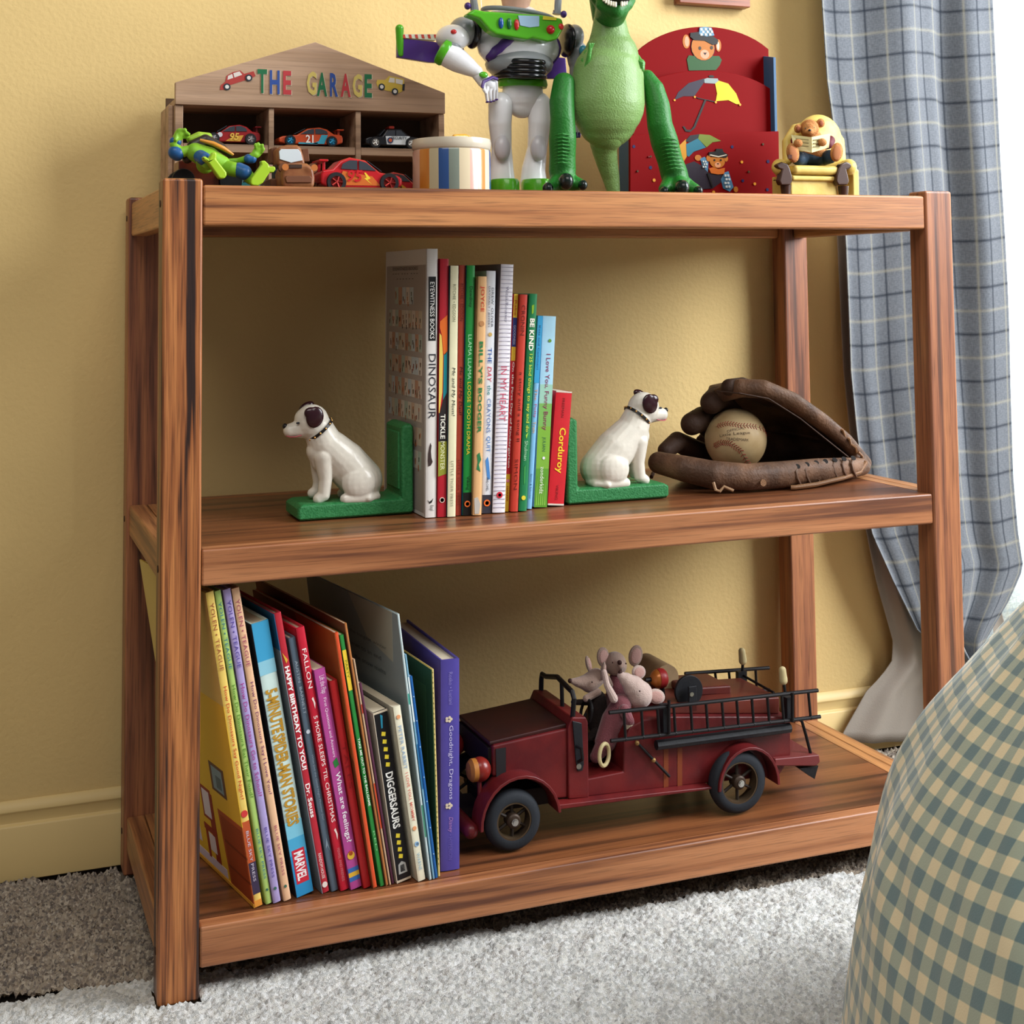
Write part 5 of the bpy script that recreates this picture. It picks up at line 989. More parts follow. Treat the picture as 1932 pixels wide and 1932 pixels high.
g = G(); pp = [(725, 130), (800, 78), (890, 98), (1180, 118), (1400, 130), (1600, 165), (1622, 250), (1560, 358), (1470, 378), (1335, 345), (1285, 362), (1000, 315), (935, 275), (845, 175)]
g.prism([(q2(a, b, -.053).x, q2(a, b, -.053).z) for a, b in pp], .147, .168, GP); pl_ = g.build('chest_plate', torso, bevel=.004, seg=3)
for (x, y, rx, ry, c) in ((1040, 210, 24, 50, '#1E4E96'), (1115, 215, 24, 50, '#1E6A3A'), (1182, 225, 24, 50, '#C42A2A')): G().ell(q2(x, y, -.054), (rx*u2, .003, ry*u2), M(c, .25, coat=.6)).build('button', pl_)
G().ell(q2(1490, 270, -.053), (40*u2, .007, 42*u2), M('#B81E24', .25, coat=.6)).build('round_button', pl_); G().ell(q2(1585, 243, -.052), (28*u2, .003, 30*u2), M('#C8322E', .3)).build('small_button', pl_)
g = G(); g.prism([(q2(a, b, -.054).x, q2(a, b, -.054).z) for a, b in ((1195, 140), (1390, 145), (1388, 240), (1300, 250), (1215, 232))], .1458, .148, M('#9CBCD4', .3, coat=.4)); g.build('label_panel', pl_, bevel=.0004)
g = G(); g.prism([(q2(a, b, -.054).x, q2(a, b, -.054).z) for a, b in ((1425, 145), (1548, 160), (1542, 185), (1420, 178))], .1458, .148, M('#D0C83A', .3)); g.build('label_strip', pl_)
for pts in ([(1120, 345), (960, 470), (850, 630)], [(1480, 370), (1540, 480), (1560, 640)]):
    c = [q2(x, y) for x, y in pts]; g = G(); W2 = 34*u2; vs = []; F = []
    for k in range(13):
        t = k/12; p = c[0].lerp(c[1], t*2) if t < .5 else c[1].lerp(c[2], t*2-1)
        d = ((c[1]-c[0]) if t < .5 else (c[2]-c[1])).normalized(); n = Vector((-d.z, 0, d.x))
        s_ = (q2(1215, 470)-p); rx = 318*u2; yy = .2-.62*math.sqrt(max(0, rx*rx-min(rx*rx*.93, s_.x**2+(s_.z*.75)**2)))-.0012
        vs += [p+n*W2, p-n*W2]; vs[-1].y = yy; vs[-2].y = yy
    for k in range(12): F.append((2*k, 2*k+1, 2*k+3, 2*k+2))
    g.add(vs, F, PU); so_ = g.build('strap', torso, smooth=180); mo = so_.modifiers.new('wrap', 'SHRINKWRAP'); mo.target = torso; mo.offset = .0012; mo.wrap_mode = 'ABOVE_SURFACE'; mo = so_.modifiers.new('so', 'SOLIDIFY'); mo.thickness = .002; mo.offset = 0
# waist, belt, pelvis
g = G(); g.ell(q2(1205, 590, .0), (318*u2, .043, 150*u2), GY, seg=32); g.build('waist_guard', torso, smooth=180)
w0 = None
for k in range(4):
    c = q2(1205, 595+42*k); o = G().tube([c+Vector((215*u2*math.cos(a*PI/16), .046*math.sin(a*PI/16), .0015*math.cos(a*PI/8))) for a in range(32)], 27*u2, KB, 12, closed=True)
    if w0 is None: o.ell(c+Vector((0, 0, -.013)), (205*u2, .043, 100*u2), KB, seg=24)
    o = o.build('waist_ring', an)
    w0 = o
G().lathe([(226*u2, 0), (236*u2, .004), (228*u2, 70*u2), (215*u2, 78*u2)], GP, seg=40, T=Matrix.Translation(q2(1237, 800)) @ Matrix.Diagonal((1, .78, 1, 1))).build('belt', an, smooth=40)
pv = G(); pv.limb([q2(1237, 850), q2(1228, 930), q2(1222, 1010)], [195*u2, 150*u2, 70*u2], WP, 28); pv.v = [Vector((v.x, .2+(v.y-.2)*.75, v.z)) for v in pv.v]; pv.build('pelvis', an, remesh=.0014, sm=4)
for s_, hx, kx, fx_ in ((-1, 1035, 1045, 1045), (1, 1385, 1370, 1335)):
    lg = G(); lg.limb([q2(hx, 950, -.004), q2(hx+5*s_, 1120, -.006), q2(kx, 1350), q2(fx_, 1550), q2(fx_, 1660)], [112*u2, 106*u2, 92*u2, 110*u2, 124*u2], WP, 26); lo = lg.build('leg', an, remesh=.0014, sm=5)
    G().ell(q2(kx+(5 if s_ < 0 else 10), 1350, -.018), (76*u2, .010, 118*u2), LG, seg=24, rings=16).build('knee_pad', lo, smooth=180)
    c = q2(fx_, 1700); z_ = T1+.0006; zz_ = q2(fx_, 1655).z
    b = G(); b.lathe([(128*u2, 0), (132*u2, .004), (130*u2, zz_-z_-.002), (118*u2, zz_-z_+.002)], GP, seg=32, T=Matrix.Translation((c.x, .190, z_)) @ Matrix.Diagonal((1, 1.35, 1, 1))); b.build('boot', lo, smooth=40)
# arms
def ring_at(c, rx, rz, th, m, nm, par, tilt=.25): 
    G().tube([c+Matrix.Rotation(tilt, 3, 'Z') @ Vector((rx*.35*math.sin(a*PI/14), -rx*math.sin(a*PI/14)*0+.030*math.cos(a*PI/14), rz*math.sin(a*PI/14))) for a in range(28)], th, m, 10, closed=True).build(nm, par)
a_ = G(); a_.ell(q2(690, 290), (125*u2, .026, 135*u2), GY, seg=28, rings=18); la = a_.build('arm', an, remesh=.0013, sm=4)
G().ell(q2(785, 300), (52*u2, .029, 145*u2), KB, seg=24, rings=16).build('shoulder_joint', an, smooth=180)
G().ell(q2(600, 345, -.006), (152*u2, .026, 118*u2), WP, seg=28, rings=18).build('upper_arm', la, smooth=180)
G().ell(q2(575, 430, -.008), (95*u2, .020, 50*u2), GY, seg=24).build('elbow_joint', la, smooth=180)
G().ell(q2(608, 290, -.030), (28*u2, .004, 22*u2), M('#C42A2A', .25, coat=.5)).build('arm_button', la)
e0, e1, e2_ = q2(540, 490, -.014), q2(660, 560, -.020), q2(815, 655, -.030)
d = (e1-e0).normalized(); Qr = Vector((0, 0, 1)).rotation_difference(d).to_matrix().to_4x4()
G().lathe([(100*u2, 0), (122*u2, .002), (124*u2, .009), (112*u2, .012)], GP, seg=32, T=Matrix.Translation(e0-d*.010) @ Qr).build('cuff', la, smooth=40)
fa = G(); fa.tube([e0, e0.lerp(e1, .5), e1, e1.lerp(e2_, .6), e2_], [112*u2, 112*u2, 106*u2, 80*u2, 58*u2], WP, 28); fa.ell(e2_, 60*u2, WP); fo = fa.build('forearm', la, remesh=.0012, sm=3)
hnd = G(); hnd.limb([q2(820, 680, -.030), q2(880, 735, -.032), q2(935, 770, -.032)], [48*u2, 62*u2, 56*u2], WP)
for k, (x0_, y0_, x1_, y1_, x2_, y2_) in enumerate([(915, 780, 905, 850, 915, 920), (945, 765, 940, 850, 945, 918), (972, 755, 972, 840, 972, 912), (992, 750, 998, 830, 998, 898)]):
    hnd.limb([q2(x0_, y0_, -.036), q2(x1_, y1_, -.038+.004*k), q2(x2_, y2_, -.034+.004*k)], [20*u2, 17*u2, 14*u2], WP, 12)
hnd.limb([q2(870, 760, -.040), q2(888, 820, -.046), q2(905, 850, -.046)], [22*u2, 18*u2, 14*u2], WP, 12)
ho = hnd.build('hand', la, remesh=.0008, sm=2)
G().tube([q2(868, 800, -.046), q2(880, 745, -.046), q2(960, 705, -.044), q2(1002, 720, -.040)], 16*u2, PU, 10).build('knuckle_band', ho)
G().ell(q2(880, 682, -.043), (42*u2, .003, 28*u2), GP).build('hand_badge', ho)
for x, y in ((915, 930), (945, 928), (972, 921), (998, 908)): G().ell(q2(x, y, -.036), (15*u2, .004, 9*u2), PU).build('fingertip', ho)
ra = G(); ra.ell(q2(1700, 340), (85*u2, .024, 120*u2), GY, seg=24); ra.limb([q2(1735, 480), q2(1740, 560)], [105*u2, 95*u2], WP); ra.limb([q2(1740, 580), q2(1745, 850), q2(1740, 1120)], [80*u2, 80*u2, 40*u2], WP); rao = ra.build('arm', an, remesh=.0014, sm=4)
G().ell(q2(1640, 370), (50*u2, .029, 155*u2), KB, seg=24, rings=16).build('shoulder_joint', an, smooth=180)
rh = G(); rh.limb([q2(1740, 1150), q2(1738, 1205)], [44*u2, 40*u2], WP); rho = rh.build('hand', rao)
for k in range(3): G().limb([q2(1705+24*k, 1215, -.01), q2(1712+20*k, 1245, -.012)], 13*u2, PU, 10).build('finger', rho)
G().ell(q2(1790, 460, -.02), (40*u2, .006, 50*u2), M('#3E8AA0', .2, coat=.5)).build('arm_badge', rao)
# wings
for pts, nm in (([(150, 312), (480, 348), (760, 400), (800, 560), (440, 540), (148, 492)], 'wing'), ([(1500, 480), (1700, 500), (1712, 640), (1660, 692), (1500, 690)], 'wing')):
    g = G(); g.prism([(q2(a, b).x, q2(a, b).z) for a, b in pts], .228, .236, PU); wg = g.build(nm, an, bevel=.001)
    if pts[0][0] == 150:
        g = G(); g.prism([(q2(a, b).x, q2(a, b).z) for a, b in ((158, 282), (500, 282), (500, 338), (158, 310))], .2265, .2375, M('#D8DCC8', .4)); sp_ = g.build('wing_edge', wg)
        for k in range(6): g = G(); x = 190+58*k; g.prism([(q2(a, b).x, q2(a, b).z) for a, b in ((x, 285), (x+24, 285), (x+32, 322), (x+8, 318))], .2258, .2268, M('#C8463A', .4)); g.build('stripe', sp_)
        G().limb([q2(115, 260, .03), q2(118, 380, .03), q2(122, 495, .03)], [38*u2, 34*u2, 28*u2], GP).build('wing_tip', wg)
# collar, clear dome and plain head
G().tube([q2(1195, 135)+Vector((335*u2*math.cos(a*PI/20), .030*math.sin(a*PI/20), -.005*math.cos(a*PI/20))) for a in range(40)], 22*u2, GY, 10, closed=True).build('collar_ring', an)
hm = G(); hm.limb([q2(1175, 110), q2(1175, 30), q2(1180, -110)], [118*u2, 128*u2, 170*u2], M('#C9A088', .5)); ho_ = hm.build('head', an, remesh=.0014, sm=3)
G().limb([q2(1180, -180, .01), q2(1180, -150, .004)], [185*u2, 190*u2], M('#6A4A86', .5), 24).build('cap', ho_, remesh=.0014, sm=3)
gd = bpy.data.materials.new('clear_plastic'); gd.use_nodes = True; b_ = gd.node_tree.nodes['Principled BSDF']; b_.inputs['Transmission Weight'].default_value = 1; b_.inputs['Roughness'].default_value = .03; b_.inputs['IOR'].default_value = 1.02; b_.inputs['Base Color'].default_value = (.97, .97, .97, 1)
vs = []; g = G(); prof_ = [(340*u2, 0), (352*u2, .03), (350*u2, .06), (300*u2, .10), (200*u2, .125), (60*u2, .138)]
g.lathe(prof_, gd, seg=48, T=Matrix.Translation(q2(1195, 95)) @ Matrix.Diagonal((1, .8, 1, 1)), caps=False); g.build('clear_dome', an, smooth=180)
for pts in ([(800, 95), (790, 0), (800, -120)], [(1545, 130), (1560, 0), (1550, -120)]): G().tube([q2(x, y) for x, y in pts], [40*u2, 34*u2, 30*u2], GY, 10).build('dome_frame', an)
for x, y in ((735, 55), (1610, 130)): G().ell(q2(x, y), (30*u2, .006, 34*u2), PU).build('side_knob', an)
# ---- toy dinosaur
P3 = PL(.135, 1150, 180); z3 = Z6(1000, 0, 5.083); u3 = P3.m(1)/5.083
def q3(x, y, dy=0.): u, v = z3((x, y))[0]; return P3(u, v, dy)
DG = M('#3F8A34', .42, bump=.35, bs=450, coat=.25, h2='#5C9A4A', vs=8); DL = M('#70904E', .45, bump=.5, bs=420, coat=.2, h2='#7FA260', vs=20); DD = M('#1F6E22', .5, bump=.4, bs=350, coat=.12); CL = M('#16221E', .25, coat=.5)
dn = thing('toy_dinosaur', 'tall green plastic dinosaur with a pale belly standing on the shelf', 'toy figure', (q3(760, 1800).x, .135, T1))
b = G(); b.limb([q3(780, 220, .0), q3(785, 400), (q3(795, 540)), q3(765, 740), q3(752, 980, -.002), q3(748, 1110, .004)], [170*u3, 212*u3, 275*u3, 358*u3, 380*u3, 315*u3], DL, 40)
b.v = [Vector((v.x, .14+(v.y-.135)*.78, v.z)) for v in b.v]; bo = b.build('body', dn, remesh=.0018, sm=14)
t = G(); t.limb([q3(732, 1270, .010), q3(712, 1370, .016), q3(715, 1440, .020), q3(740, 1560, .026), q3(775, 1700, .03), q3(800, 1830, .03)], [190*u3, 140*u3, 122*u3, 105*u3, 86*u3, 66*u3], DL, 24); t.build('tail', dn, remesh=.0016, sm=4)
def dleg(pts, toes, claws, folds):
    g = G(); g.limb([q3(*p[:3]) for p in pts], [p[3]*u3*1.1 for p in pts], DD, 26)
    for p in toes: g.limb([q3(*p[0]), q3(*p[1])], [p[2]*u3*1.15, p[3]*u3*1.2], DD, 16)
    lo = g.build('leg', dn, remesh=.0015, sm=4)
    for x, y, dy, r in claws: G().ell(q3(x, y, dy), (r*u3*1.05, r*u3*1.5, r*u3*1.25), CL, seg=20).build('claw', lo)
    for (x, y, w, dy) in folds: G().tube([q3(x-w, y+14, dy+.008), q3(x-w*.5, y, dy+.001), q3(x, y-6, dy-.001), q3(x+w*.5, y, dy+.001), q3(x+w, y+14, dy+.008)], [.0006, .0011, .0013, .0011, .0006], DD, 8).build('skin_fold', lo)
dleg([(325, 800, .004, 96), (305, 980, -.004, 108), (312, 1140, -.008, 106), (312, 1330, -.006, 118), (312, 1500, -.002, 112), (310, 1640, 0, 116), (320, 1735, -.004, 105)], [((260, 1750, -.008), (195, 1800, -.022), 70, 45), ((335, 1740, -.014), (345, 1745, -.030), 75, 52), ((400, 1750, -.008), (490, 1770, -.020), 70, 45)],
     [(170, 1808, -.030, 46), (345, 1738, -.042, 62), (505, 1775, -.030, 40)], [(310, 1290+34*k, 80, -.029) for k in range(9)])
dleg([(1120, 745, .008, 72), (1185, 860, .002, 96), (1225, 1020, -.004, 108), (1245, 1200, -.008, 112), (1290, 1360, -.006, 122), (1340, 1530, -.004, 112), (1380, 1660, -.002, 120), (1400, 1740, -.004, 118)], [((1340, 1770, -.010), (1290, 1815, -.022), 75, 50), ((1420, 1770, -.014), (1450, 1800, -.032), 85, 60), ((1490, 1780, -.006), (1580, 1815, -.018), 75, 48)],
     [(1285, 1840, -.030, 42), (1455, 1800, -.044, 62), (1612, 1832, -.028, 40)], [(1320+9*k, 1330+36*k, 84, -.030) for k in range(9)])
g = G(); g.limb([q3(560, 520, .0), q3(520, 590, -.004), q3(540, 640, -.012)], [50*u3, 38*u3, 26*u3], DG); g.limb([q3(545, 640, -.012), q3(565, 540, -.018), q3(575, 470, -.020)], [22*u3, 22*u3, 18*u3], DD, 14)
for dx in (-14, 8, 28): g.limb([q3(572+dx*.5, 470, -.020), q3(585+dx, 415, -.024)], [12*u3, 7*u3], DD, 10)
g.build('arm', dn, remesh=.0010, sm=2)
g = G(); g.limb([q3(1010, 560, 0), q3(1050, 600, -.008)], [50*u3, 38*u3], DG); g.limb([q3(1060, 610, -.012), q3(1068, 660, -.014)], [46*u3, 34*u3], DD, 14)
for k in range(3): g.limb([q3(1030, 585+22*k, -.016), q3(1080, 605+22*k, -.022)], [13*u3, 11*u3], DD, 10)
g.build('arm', dn, remesh=.0010, sm=2)
c = q3(790, 398); G().tube([c+Vector((206*u3*math.cos(a*PI/20), .006+206*u3*.78*math.sin(a*PI/20), .0018*math.sin(a*PI/20)))for a in range(40)], .0005, M('#3E6A34', .6), 6, closed=True).build('neck_seam', bo)
hd = G(); hd.limb([q3(765, 150, -.0), q3(790, 95, -.020), q3(815, 60, -.036)], [150*u3, 150*u3, 140*u3], DD, 26); hd.limb([q3(700, 40, -.030), q3(820, 95, -.046), q3(925, 40, -.040), q3(965, 0, -.034)], [72*u3, 84*u3, 66*u3, 50*u3], DD, 20); hd.limb([q3(700, 60, .0), q3(690, -60, -.01), q3(760, -140, -.03), q3(830, -130, -.05)], [80*u3, 130*u3, 190*u3, 170*u3], DD, 26); hd.limb([q3(740, 150, .02), q3(720, -40, .02)], [150*u3, 160*u3], DD, 26)
hdo = hd.build('head', dn, remesh=.0016, sm=4)
G().ell(q3(825, -20, -.052), (135*u3, .020, 78*u3), M('#10140F', .5), seg=24).build('mouth', hdo)
for (x, y) in ((705, 0), (728, 20), (752, 35), (776, 45), (800, 52), (820, 55), (880, 50), (902, 46), (924, 36)): G().limb([q3(x, y-26, -.071+abs(x-820)*.00008), q3(x, y+4, -.073+abs(x-820)*.00008)], [13*u3, 11*u3], M('#E2DEC8', .3, coat=.4), 10).build('tooth', hdo)
# ---- red book rack
P4 = PL(.30, 1330, 200); z4 = Z6(1170, 30, 4.025); RR = M('#7C0205', .55, spec=.08); BLU = M('#3E6488', .4)
rk = thing('magazine_rack', 'red painted tiered wooden rack with teddy bears and an umbrella painted on it', 'magazine rack', (P4(1330, 300).x, .34, T1))
def q4(x, y, Y): u, v = z4((x, y))[0]; p = at(u, v, Y); return (p.x, p.z)
def panel(pts, y0, y1, nm, m=RR): g = G(); g.prism([q4(a, b, y0) for a, b in pts], y0, y1, m); return g.build(nm, rk, bevel=.0008, smooth=30)
arcp = lambda cx, cy, rx, ry, x0, x1, n=20: [(x0+(x1-x0)*k/n, cy-ry*math.sqrt(max(0, 1-((x0+(x1-x0)*k/n-cx)/rx)**2))) for k in range(n+1)]
bkp = panel([(122, 1380)]+arcp(638, 560, 640, 478, 122, 1128)+[(1135, 1380)], .336, .341, 'back_panel')
mdp = panel([(95, 1380)]+arcp(630, 760, 640, 345, 100, 1146)+[(1152, 1380)], .318, .323, 'middle_panel')
frp = panel([(76, 1395), (76, 905), (1205, 876), (1212, 1395)], .300, .306, 'front_panel')
for X_ in (q4(76, 900, .303)[0]+.0005, q4(1207, 900, .303)[0]-.0055):
    p1 = at(1468, 247, .306).z; p2 = at(1463, 104, .32).z
    g = G(); g.prism([(.3065, T1+.0004), (.3065, p2-.006), (.335, p2), (.3450, p2), (.3450, T1+.0004)], X_, X_+.005, BLU, 'X'); g.build('side_panel', rk, bevel=.0008)
def art(polys, Y, par, nm):
    g = G(); k = 0
    for pts, c in polys:
        k += 1; yy = Y-.0003-.00012*k
        if pts[0] == 'd': x, z = q4(pts[1], pts[2], Y); g.prism([(x+pts[3]*.00019*math.cos(a*PI/9), z+(pts[4] if len(pts) > 4 else pts[3])*.00019*math.sin(a*PI/9)) for a in range(18)], yy, Y, M(c, .4))
        else: g.prism([q4(a, b, Y) for a, b in pts], yy, Y, M(c, .4))
    return g.build(nm, par, smooth=0)
OB = '#B56A1C'; IN = '#1A1410'
art([(('d', 502, 195, 34, 58), OB), (('d', 506, 195, 20, 44), '#D89A7A'), (('d', 745, 225, 26, 52), OB), (('d', 742, 228, 12, 36), '#E0C0A8'), ([(505, 330), (520, 300), (560, 305), (630, 340), (700, 305), (750, 305), (770, 335), (755, 375), (725, 412), (520, 415)], '#22501E'), (('d', 627, 240, 112, 112), IN), (('d', 627, 240, 108, 108), OB), (('d', 640, 292, 42, 38), '#E09A78'), ([(628, 280), (656, 280), (642, 300)], IN), (('d', 603, 246, 13, 15), '#3A3028'), (('d', 692, 242, 13, 15), '#3A3028'),
     (('d', 577, 320, 1), OB), ([(528, 160), (530, 130), (600, 122), (700, 155), (742, 185), (735, 215), (700, 222), (640, 190), (560, 185)], '#14120F'), ([(596, 140), (600, 90), (640, 84), (690, 92), (712, 150), (650, 158)], '#5E8CA8')]+[([(604+32*i+14*(j % 2), 94+20*j), (620+32*i+14*(j % 2), 94+20*j), (622+32*i+14*(j % 2), 112+20*j), (606+32*i+14*(j % 2), 112+20*j)], '#D8D8D0') for i in range(3) for j in range(3)], .336, bkp, 'painted_bear')
art([([(410, 640), (440, 580), (520, 510), (640, 475), (640, 500), (570, 600), (562, 610), (480, 610)], '#2E2636'), ([(638, 480), (660, 472), (740, 476), (748, 495), (730, 515), (640, 510)], '#8A9A98'), ([(720, 515), (748, 492), (820, 515), (880, 590), (912, 672), (880, 670), (820, 640), (725, 648), (735, 590)], '#D8BC12'), (('d', 692, 460, 26, 10), IN), ([(640, 635), (654, 640), (568, 850), (530, 882), (495, 878), (472, 840), (486, 838), (505, 865), (535, 865), (556, 838)], IN), ([(562, 610), (590, 628), (720, 656), (722, 650), (590, 622)], IN), (('d', 412, 640, 9), '#E09A2A'), (('d', 565, 616, 9), '#E09A2A'), (('d', 724, 656, 10), '#E09A2A'), (('d', 908, 675, 10), '#E09A2A')], .318, mdp, 'painted_umbrella')
dots = [(104, 992, '#1E1A4E', 13), (230, 1152, '#1E1A4E', 14), (850, 995, '#1E1A4E', 13), (1122, 1106, '#1E1A4E', 14), (930, 1252, '#1E1A4E', 12), (1116, 1320, '#1E1A4E', 13), (256, 1248, '#D8902A', 13), (922, 1110, '#D8902A', 12), (1020, 1276, '#D8902A', 12), (708, 1338, '#D8902A', 12), (230, 1068, '#4A3A1E', 8), (1082, 975, '#4A3A1E', 9), (974, 1184, '#4A3A1E', 9), (130, 1180, '#4A3A1E', 8), (215, 1070, '#7A1A1A', 7)]
art([(('d', a, b, r), c) for a, b, c, r in dots], .300, frp, 'painted_dots')
art([([(445, 1030), (452, 980), (500, 935), (505, 1070), (480, 1110), (458, 1100)], '#C88A1C'), ([(495, 950), (530, 908), (600, 898), (595, 935), (520, 960)], '#1E1C22'), ([(500, 975), (590, 930), (650, 1000), (560, 1030), (520, 1070), (505, 1060)], '#1E6A7E'), ([(590, 932), (600, 898), (680, 905), (765, 950), (700, 960), (655, 998)], '#6A7A1E'), ([(650, 1000), (620, 1010), (540, 1040)], IN), (('d', 590, 1078, 30, 24), OB), ([(605, 1085), (640, 1070), (668, 1110), (664, 1190), (630, 1170)], '#4A7A9A'), ([(490, 1130), (560, 1105), (620, 1140), (665, 1190), (775, 1210), (820, 1180), (840, 1250), (770, 1260), (700, 1310), (580, 1320), (510, 1240)], '#28202C'), ([(762, 1240), (790, 1190), (820, 1180), (858, 1300), (830, 1335), (780, 1310)], '#4A7A9A'), (('d', 876, 1318, 20, 24), OB), (('d', 735, 1105, 70, 55), OB), (('d', 668, 1082, 20, 26), OB), (('d', 800, 1085, 18, 24), OB), (('d', 737, 1132, 28, 22), '#D8946A'), ([(728, 1120), (748, 1120), (738, 1132)], IN), (('d', 712, 1096, 8), IN), (('d', 760, 1096, 8), IN), ([(670, 1160), (700, 1150), (740, 1165), (790, 1155), (785, 1200), (740, 1205), (685, 1195)], '#C8641C'), ([(665, 1060), (672, 1035), (720, 1030), (725, 1010), (770, 1010), (780, 1035), (815, 1055), (800, 1078), (700, 1070)], '#15120F'), ([(672, 1060), (740, 1075), (805, 1058), (800, 1052), (740, 1066), (680, 1052)], '#C8BCA8'), ([(665, 1190), (700, 1300), (690, 1302), (655, 1200)], IN)]+[([(620+16*i+8*(j % 2), 1100+20*j), (630+16*i+8*(j % 2), 1100+20*j), (632+16*i+8*(j % 2), 1114+20*j), (622+16*i+8*(j % 2), 1114+20*j)], '#C8D0D0') for i in range(2) for j in range(3)]+[([(784+20*i+8*(j % 2), 1205+28*j), (798+20*i+8*(j % 2), 1205+28*j), (800+20*i+8*(j % 2), 1222+28*j), (786+20*i+8*(j % 2), 1222+28*j)], '#C8D0D0') for i in range(2) for j in range(4)], .300, frp, 'painted_bear')
# ---- bear reading in an armchair
P5 = PL(.2, 1535, 300); z5 = Z6(1380, 0, 3.5); u5 = P5.m(1)/3.5
def q5(x, y, dy=0.): u, v = z5((x, y))[0]; return P5(u, v, dy)
YL = M('#D0B358', .5, bump=.2, bs=120, coat=.2, h2='#DCC26E', vs=30); BW = M('#3E2418', .35, coat=.5); FU = M('#B0713C', .8, bump=.9, bs=500, h2='#C08850', vs=120); JN = M('#1E3448', .6, bump=.3, bs=300, h2='#2C4458', vs=60)
ac = thing('bear_armchair_figurine', 'figurine of a brown bear reading in a yellow armchair at the shelf right end', 'figurine', (q5(545, 1280).x, .2, T1))
c = G(); c.limb([q5(545, 1000, .022), q5(548, 930, .026)], [190*u5, 172*u5], YL, 28); c.v = [Vector((v.x, .2+(v.y-.2)*.55, v.z)) for v in c.v]
c.limb([q5(370, 1060, .014), q5(365, 940, .022), q5(420, 850, .026), q5(545, 822, .028), q5(660, 850, .026), q5(715, 930, .022), q5(725, 1060, .014)], 32*u5, YL, 16)
chb = c.build('chair_back', ac, remesh=.0013, sm=4)
s = G(); x0 = q5(395, 1100, -.03).x; x1 = q5(700, 1100, -.03).x; s.box(x0, x1, .172, .225, T1+.0005, q5(500, 1165).z, YL); s.build('chair_base', ac, bevel=.002, seg=3)
s = G(); s.box(x0, x1, .1665, .223, q5(500, 1205).z, q5(500, 1172).z, YL); s.build('seat_skirt', ac, bevel=.003, seg=3)
s = G(); s.box(x0+.001, x1-.001, .163, .222, q5(500, 1165).z, q5(500, 1105).z, YL); s.build('seat_cushion', ac, bevel=.006, seg=4)
for sx_, ax0, fx0 in ((-1, 318, 365), (1, 775, 738)):
    a = G(); a.limb([q5(ax0, 1105, -.028), q5(ax0, 1100, .022)], 52*u5, YL, 22); a.box(min(q5(fx0-20, 0).x, q5(fx0+20, 0).x), max(q5(fx0-20, 0).x, q5(fx0+20, 0).x), .178, .222, T1+.001, q5(0, 1110).z, YL); ao = a.build('chair_arm', ac, remesh=.0012, sm=3)
    s = G(); pr_ = [(318, 1075), (335, 1068), (372, 1080), (388, 1110), (402, 1160), (405, 1195), (392, 1222), (330, 1222), (318, 1195), (328, 1150), (335, 1120), (318, 1115), (304, 1105), (302, 1086)]
    if sx_ > 0: pr_ = [(1098-x, y) for x, y in pr_]
    s.prism([(q5(x, y, -.04).x, q5(x, y, -.04).z) for x, y in pr_], .160, .172, BW); so = s.build('arm_scroll', ac, bevel=.003, seg=3)
    cxx = q5(360 if sx_ < 0 else 738, 1250, -.03); s = G(); s.lathe([(36*u5, 0), (40*u5, .002), (34*u5, .005), (42*u5, .0075), (30*u5, .010), (36*u5, q5(0, 1222, -.03).z-T1+.001)], BW, c=(cxx.x, .170, T1+.0005), seg=24); s.build('chair_leg', ac)
br2 = G(); br2.limb([q5(515, 850, -.006), q5(512, 858, -.012)], [62*u5, 48*u5], FU, 20); br2.ell(q5(513, 872, -.022), (34*u5, .006, 22*u5), FU)
br2.limb([q5(530, 920, 0), q5(545, 1010, -.002)], [70*u5, 85*u5], FU, 20)
bb = br2.build('bear', ac, remesh=.001, sm=3)
for x, y in ((440, 850), (590, 812)): eo = G().ell(q5(x, y, -.004), (28*u5, .005, 30*u5), FU).build('ear', bb); G().ell(q5(x+2, y+2, -.0075), (17*u5, .002, 19*u5), M('#8A4A30', .8)).build('inner_ear', eo)
G().ell(q5(517, 860, -.0295), (11*u5, .002, 8*u5), BLK).build('nose', bb)
for x, y in ((488, 848), (545, 842)): G().ell(q5(x, y, -.0215), 4.5*u5, BLK, seg=8, rings=6).build('eye', bb)
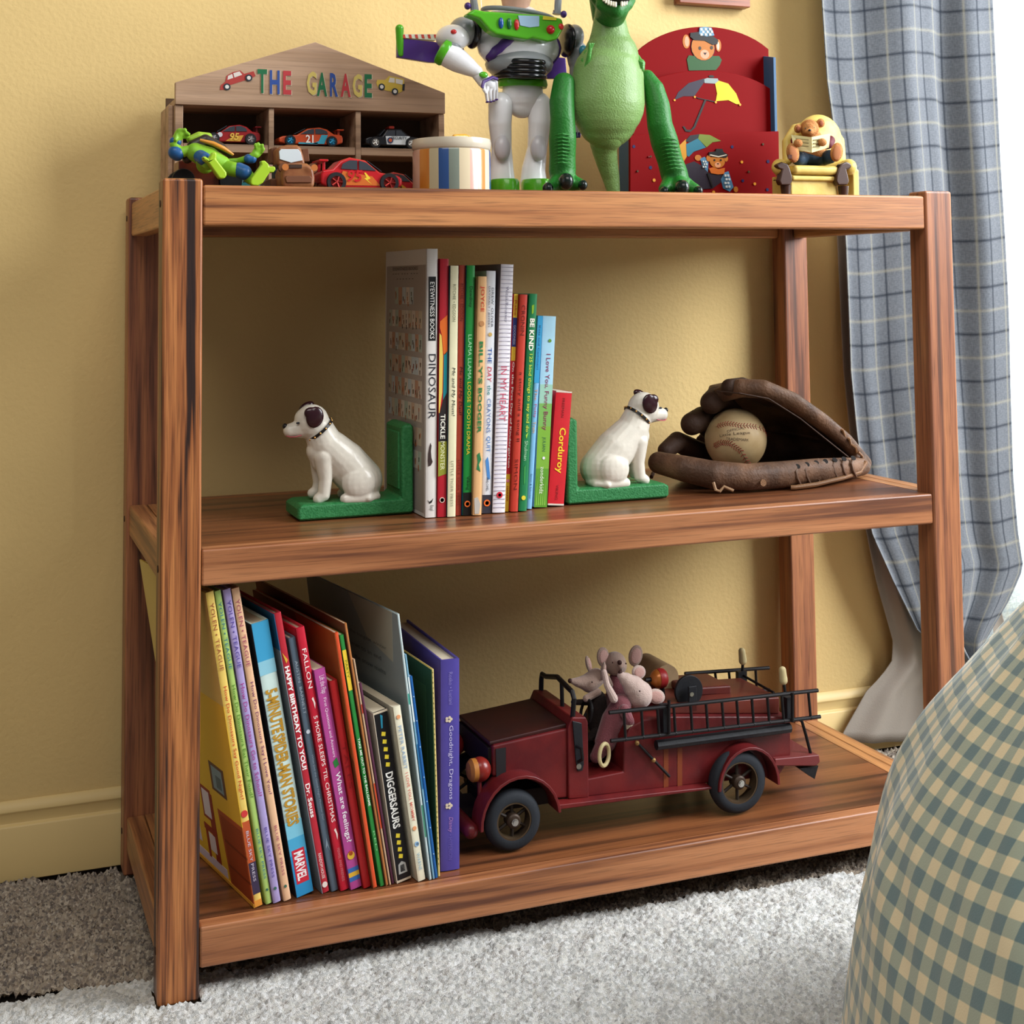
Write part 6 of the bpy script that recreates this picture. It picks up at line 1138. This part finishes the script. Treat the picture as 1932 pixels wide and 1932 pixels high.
j = G(); j.limb([q5(470, 1050, -.004), q5(440, 1045, -.026)], [48*u5, 46*u5], JN); j.limb([q5(610, 1045, -.004), q5(650, 1035, -.026)], [48*u5, 46*u5], JN); j.ell(q5(545, 1050, -.006), (110*u5, .014, 45*u5), JN); j.build('trousers', bb, remesh=.001, sm=3)
for x, y, t_ in ((405, 1010, -.2), (695, 1005, .25)): fo_ = G().ell(q5(x, y, -.040), (44*u5, .007, 64*u5), FU, rot=Matrix.Rotation(t_, 3, 'Y')).build('foot', bb); G().ell(q5(x, y+3, -.0462), (32*u5, .0025, 50*u5), M('#A0643C', .8), rot=Matrix.Rotation(t_, 3, 'Y')).build('paw_pad', fo_)
G().box(q5(372, 1035, -.049).x, q5(396, 1035, -.049).x, .2-.0505, .2-.0485, q5(380, 1048, -.049).z, q5(380, 1022, -.049).z, M('#4A2A1E', .8)).build('patch', bb)
sh_ = G(); sh_.limb([q5(650, 930, -.006), q5(640, 955, -.016)], [36*u5, 30*u5], M('#5E1A26', .6)); sh_.limb([q5(420, 930, -.006), q5(430, 955, -.016)], [30*u5, 28*u5], M('#5E1A26', .6)); sh_.build('shirt', bb, remesh=.001, sm=2)
PG = M('#D8CE96', .6)
def leaf(pts, nm):
    g = G(); vs = [q5(*p) for p in pts]; g.add(vs, [tuple(range(len(vs)))], PG); return g.build(nm, bb, solid=.0022, smooth=0)
lf1 = leaf([(395, 890, -.032), (527, 906, -.048), (527, 1008, -.046), (412, 985, -.034)], 'open_book'); lf2 = leaf([(527, 906, -.048), (650, 880, -.032), (640, 975, -.032), (527, 1008, -.046)], 'open_book')
for k in range(3):
    for xa_, xb_, pr2 in ((425, 510, lf1), (542, 600, lf2)):
        a = q5(xa_, 922+22*k-(6 if pr2 is lf1 else -4), -.0490 if pr2 is lf2 else -.0400); b = q5(xb_, 926+22*k-(2 if pr2 is lf1 else 10), -.0430 if pr2 is lf2 else -.0495)
        G().tube([a, b], .0008, M('#7A7048', .7), 6).build('print_line', pr2)
for x, y in ((440, 945), (600, 940)): G().ell(q5(x, y, -.046), (30*u5, .006, 26*u5), FU).build('paw', bb)
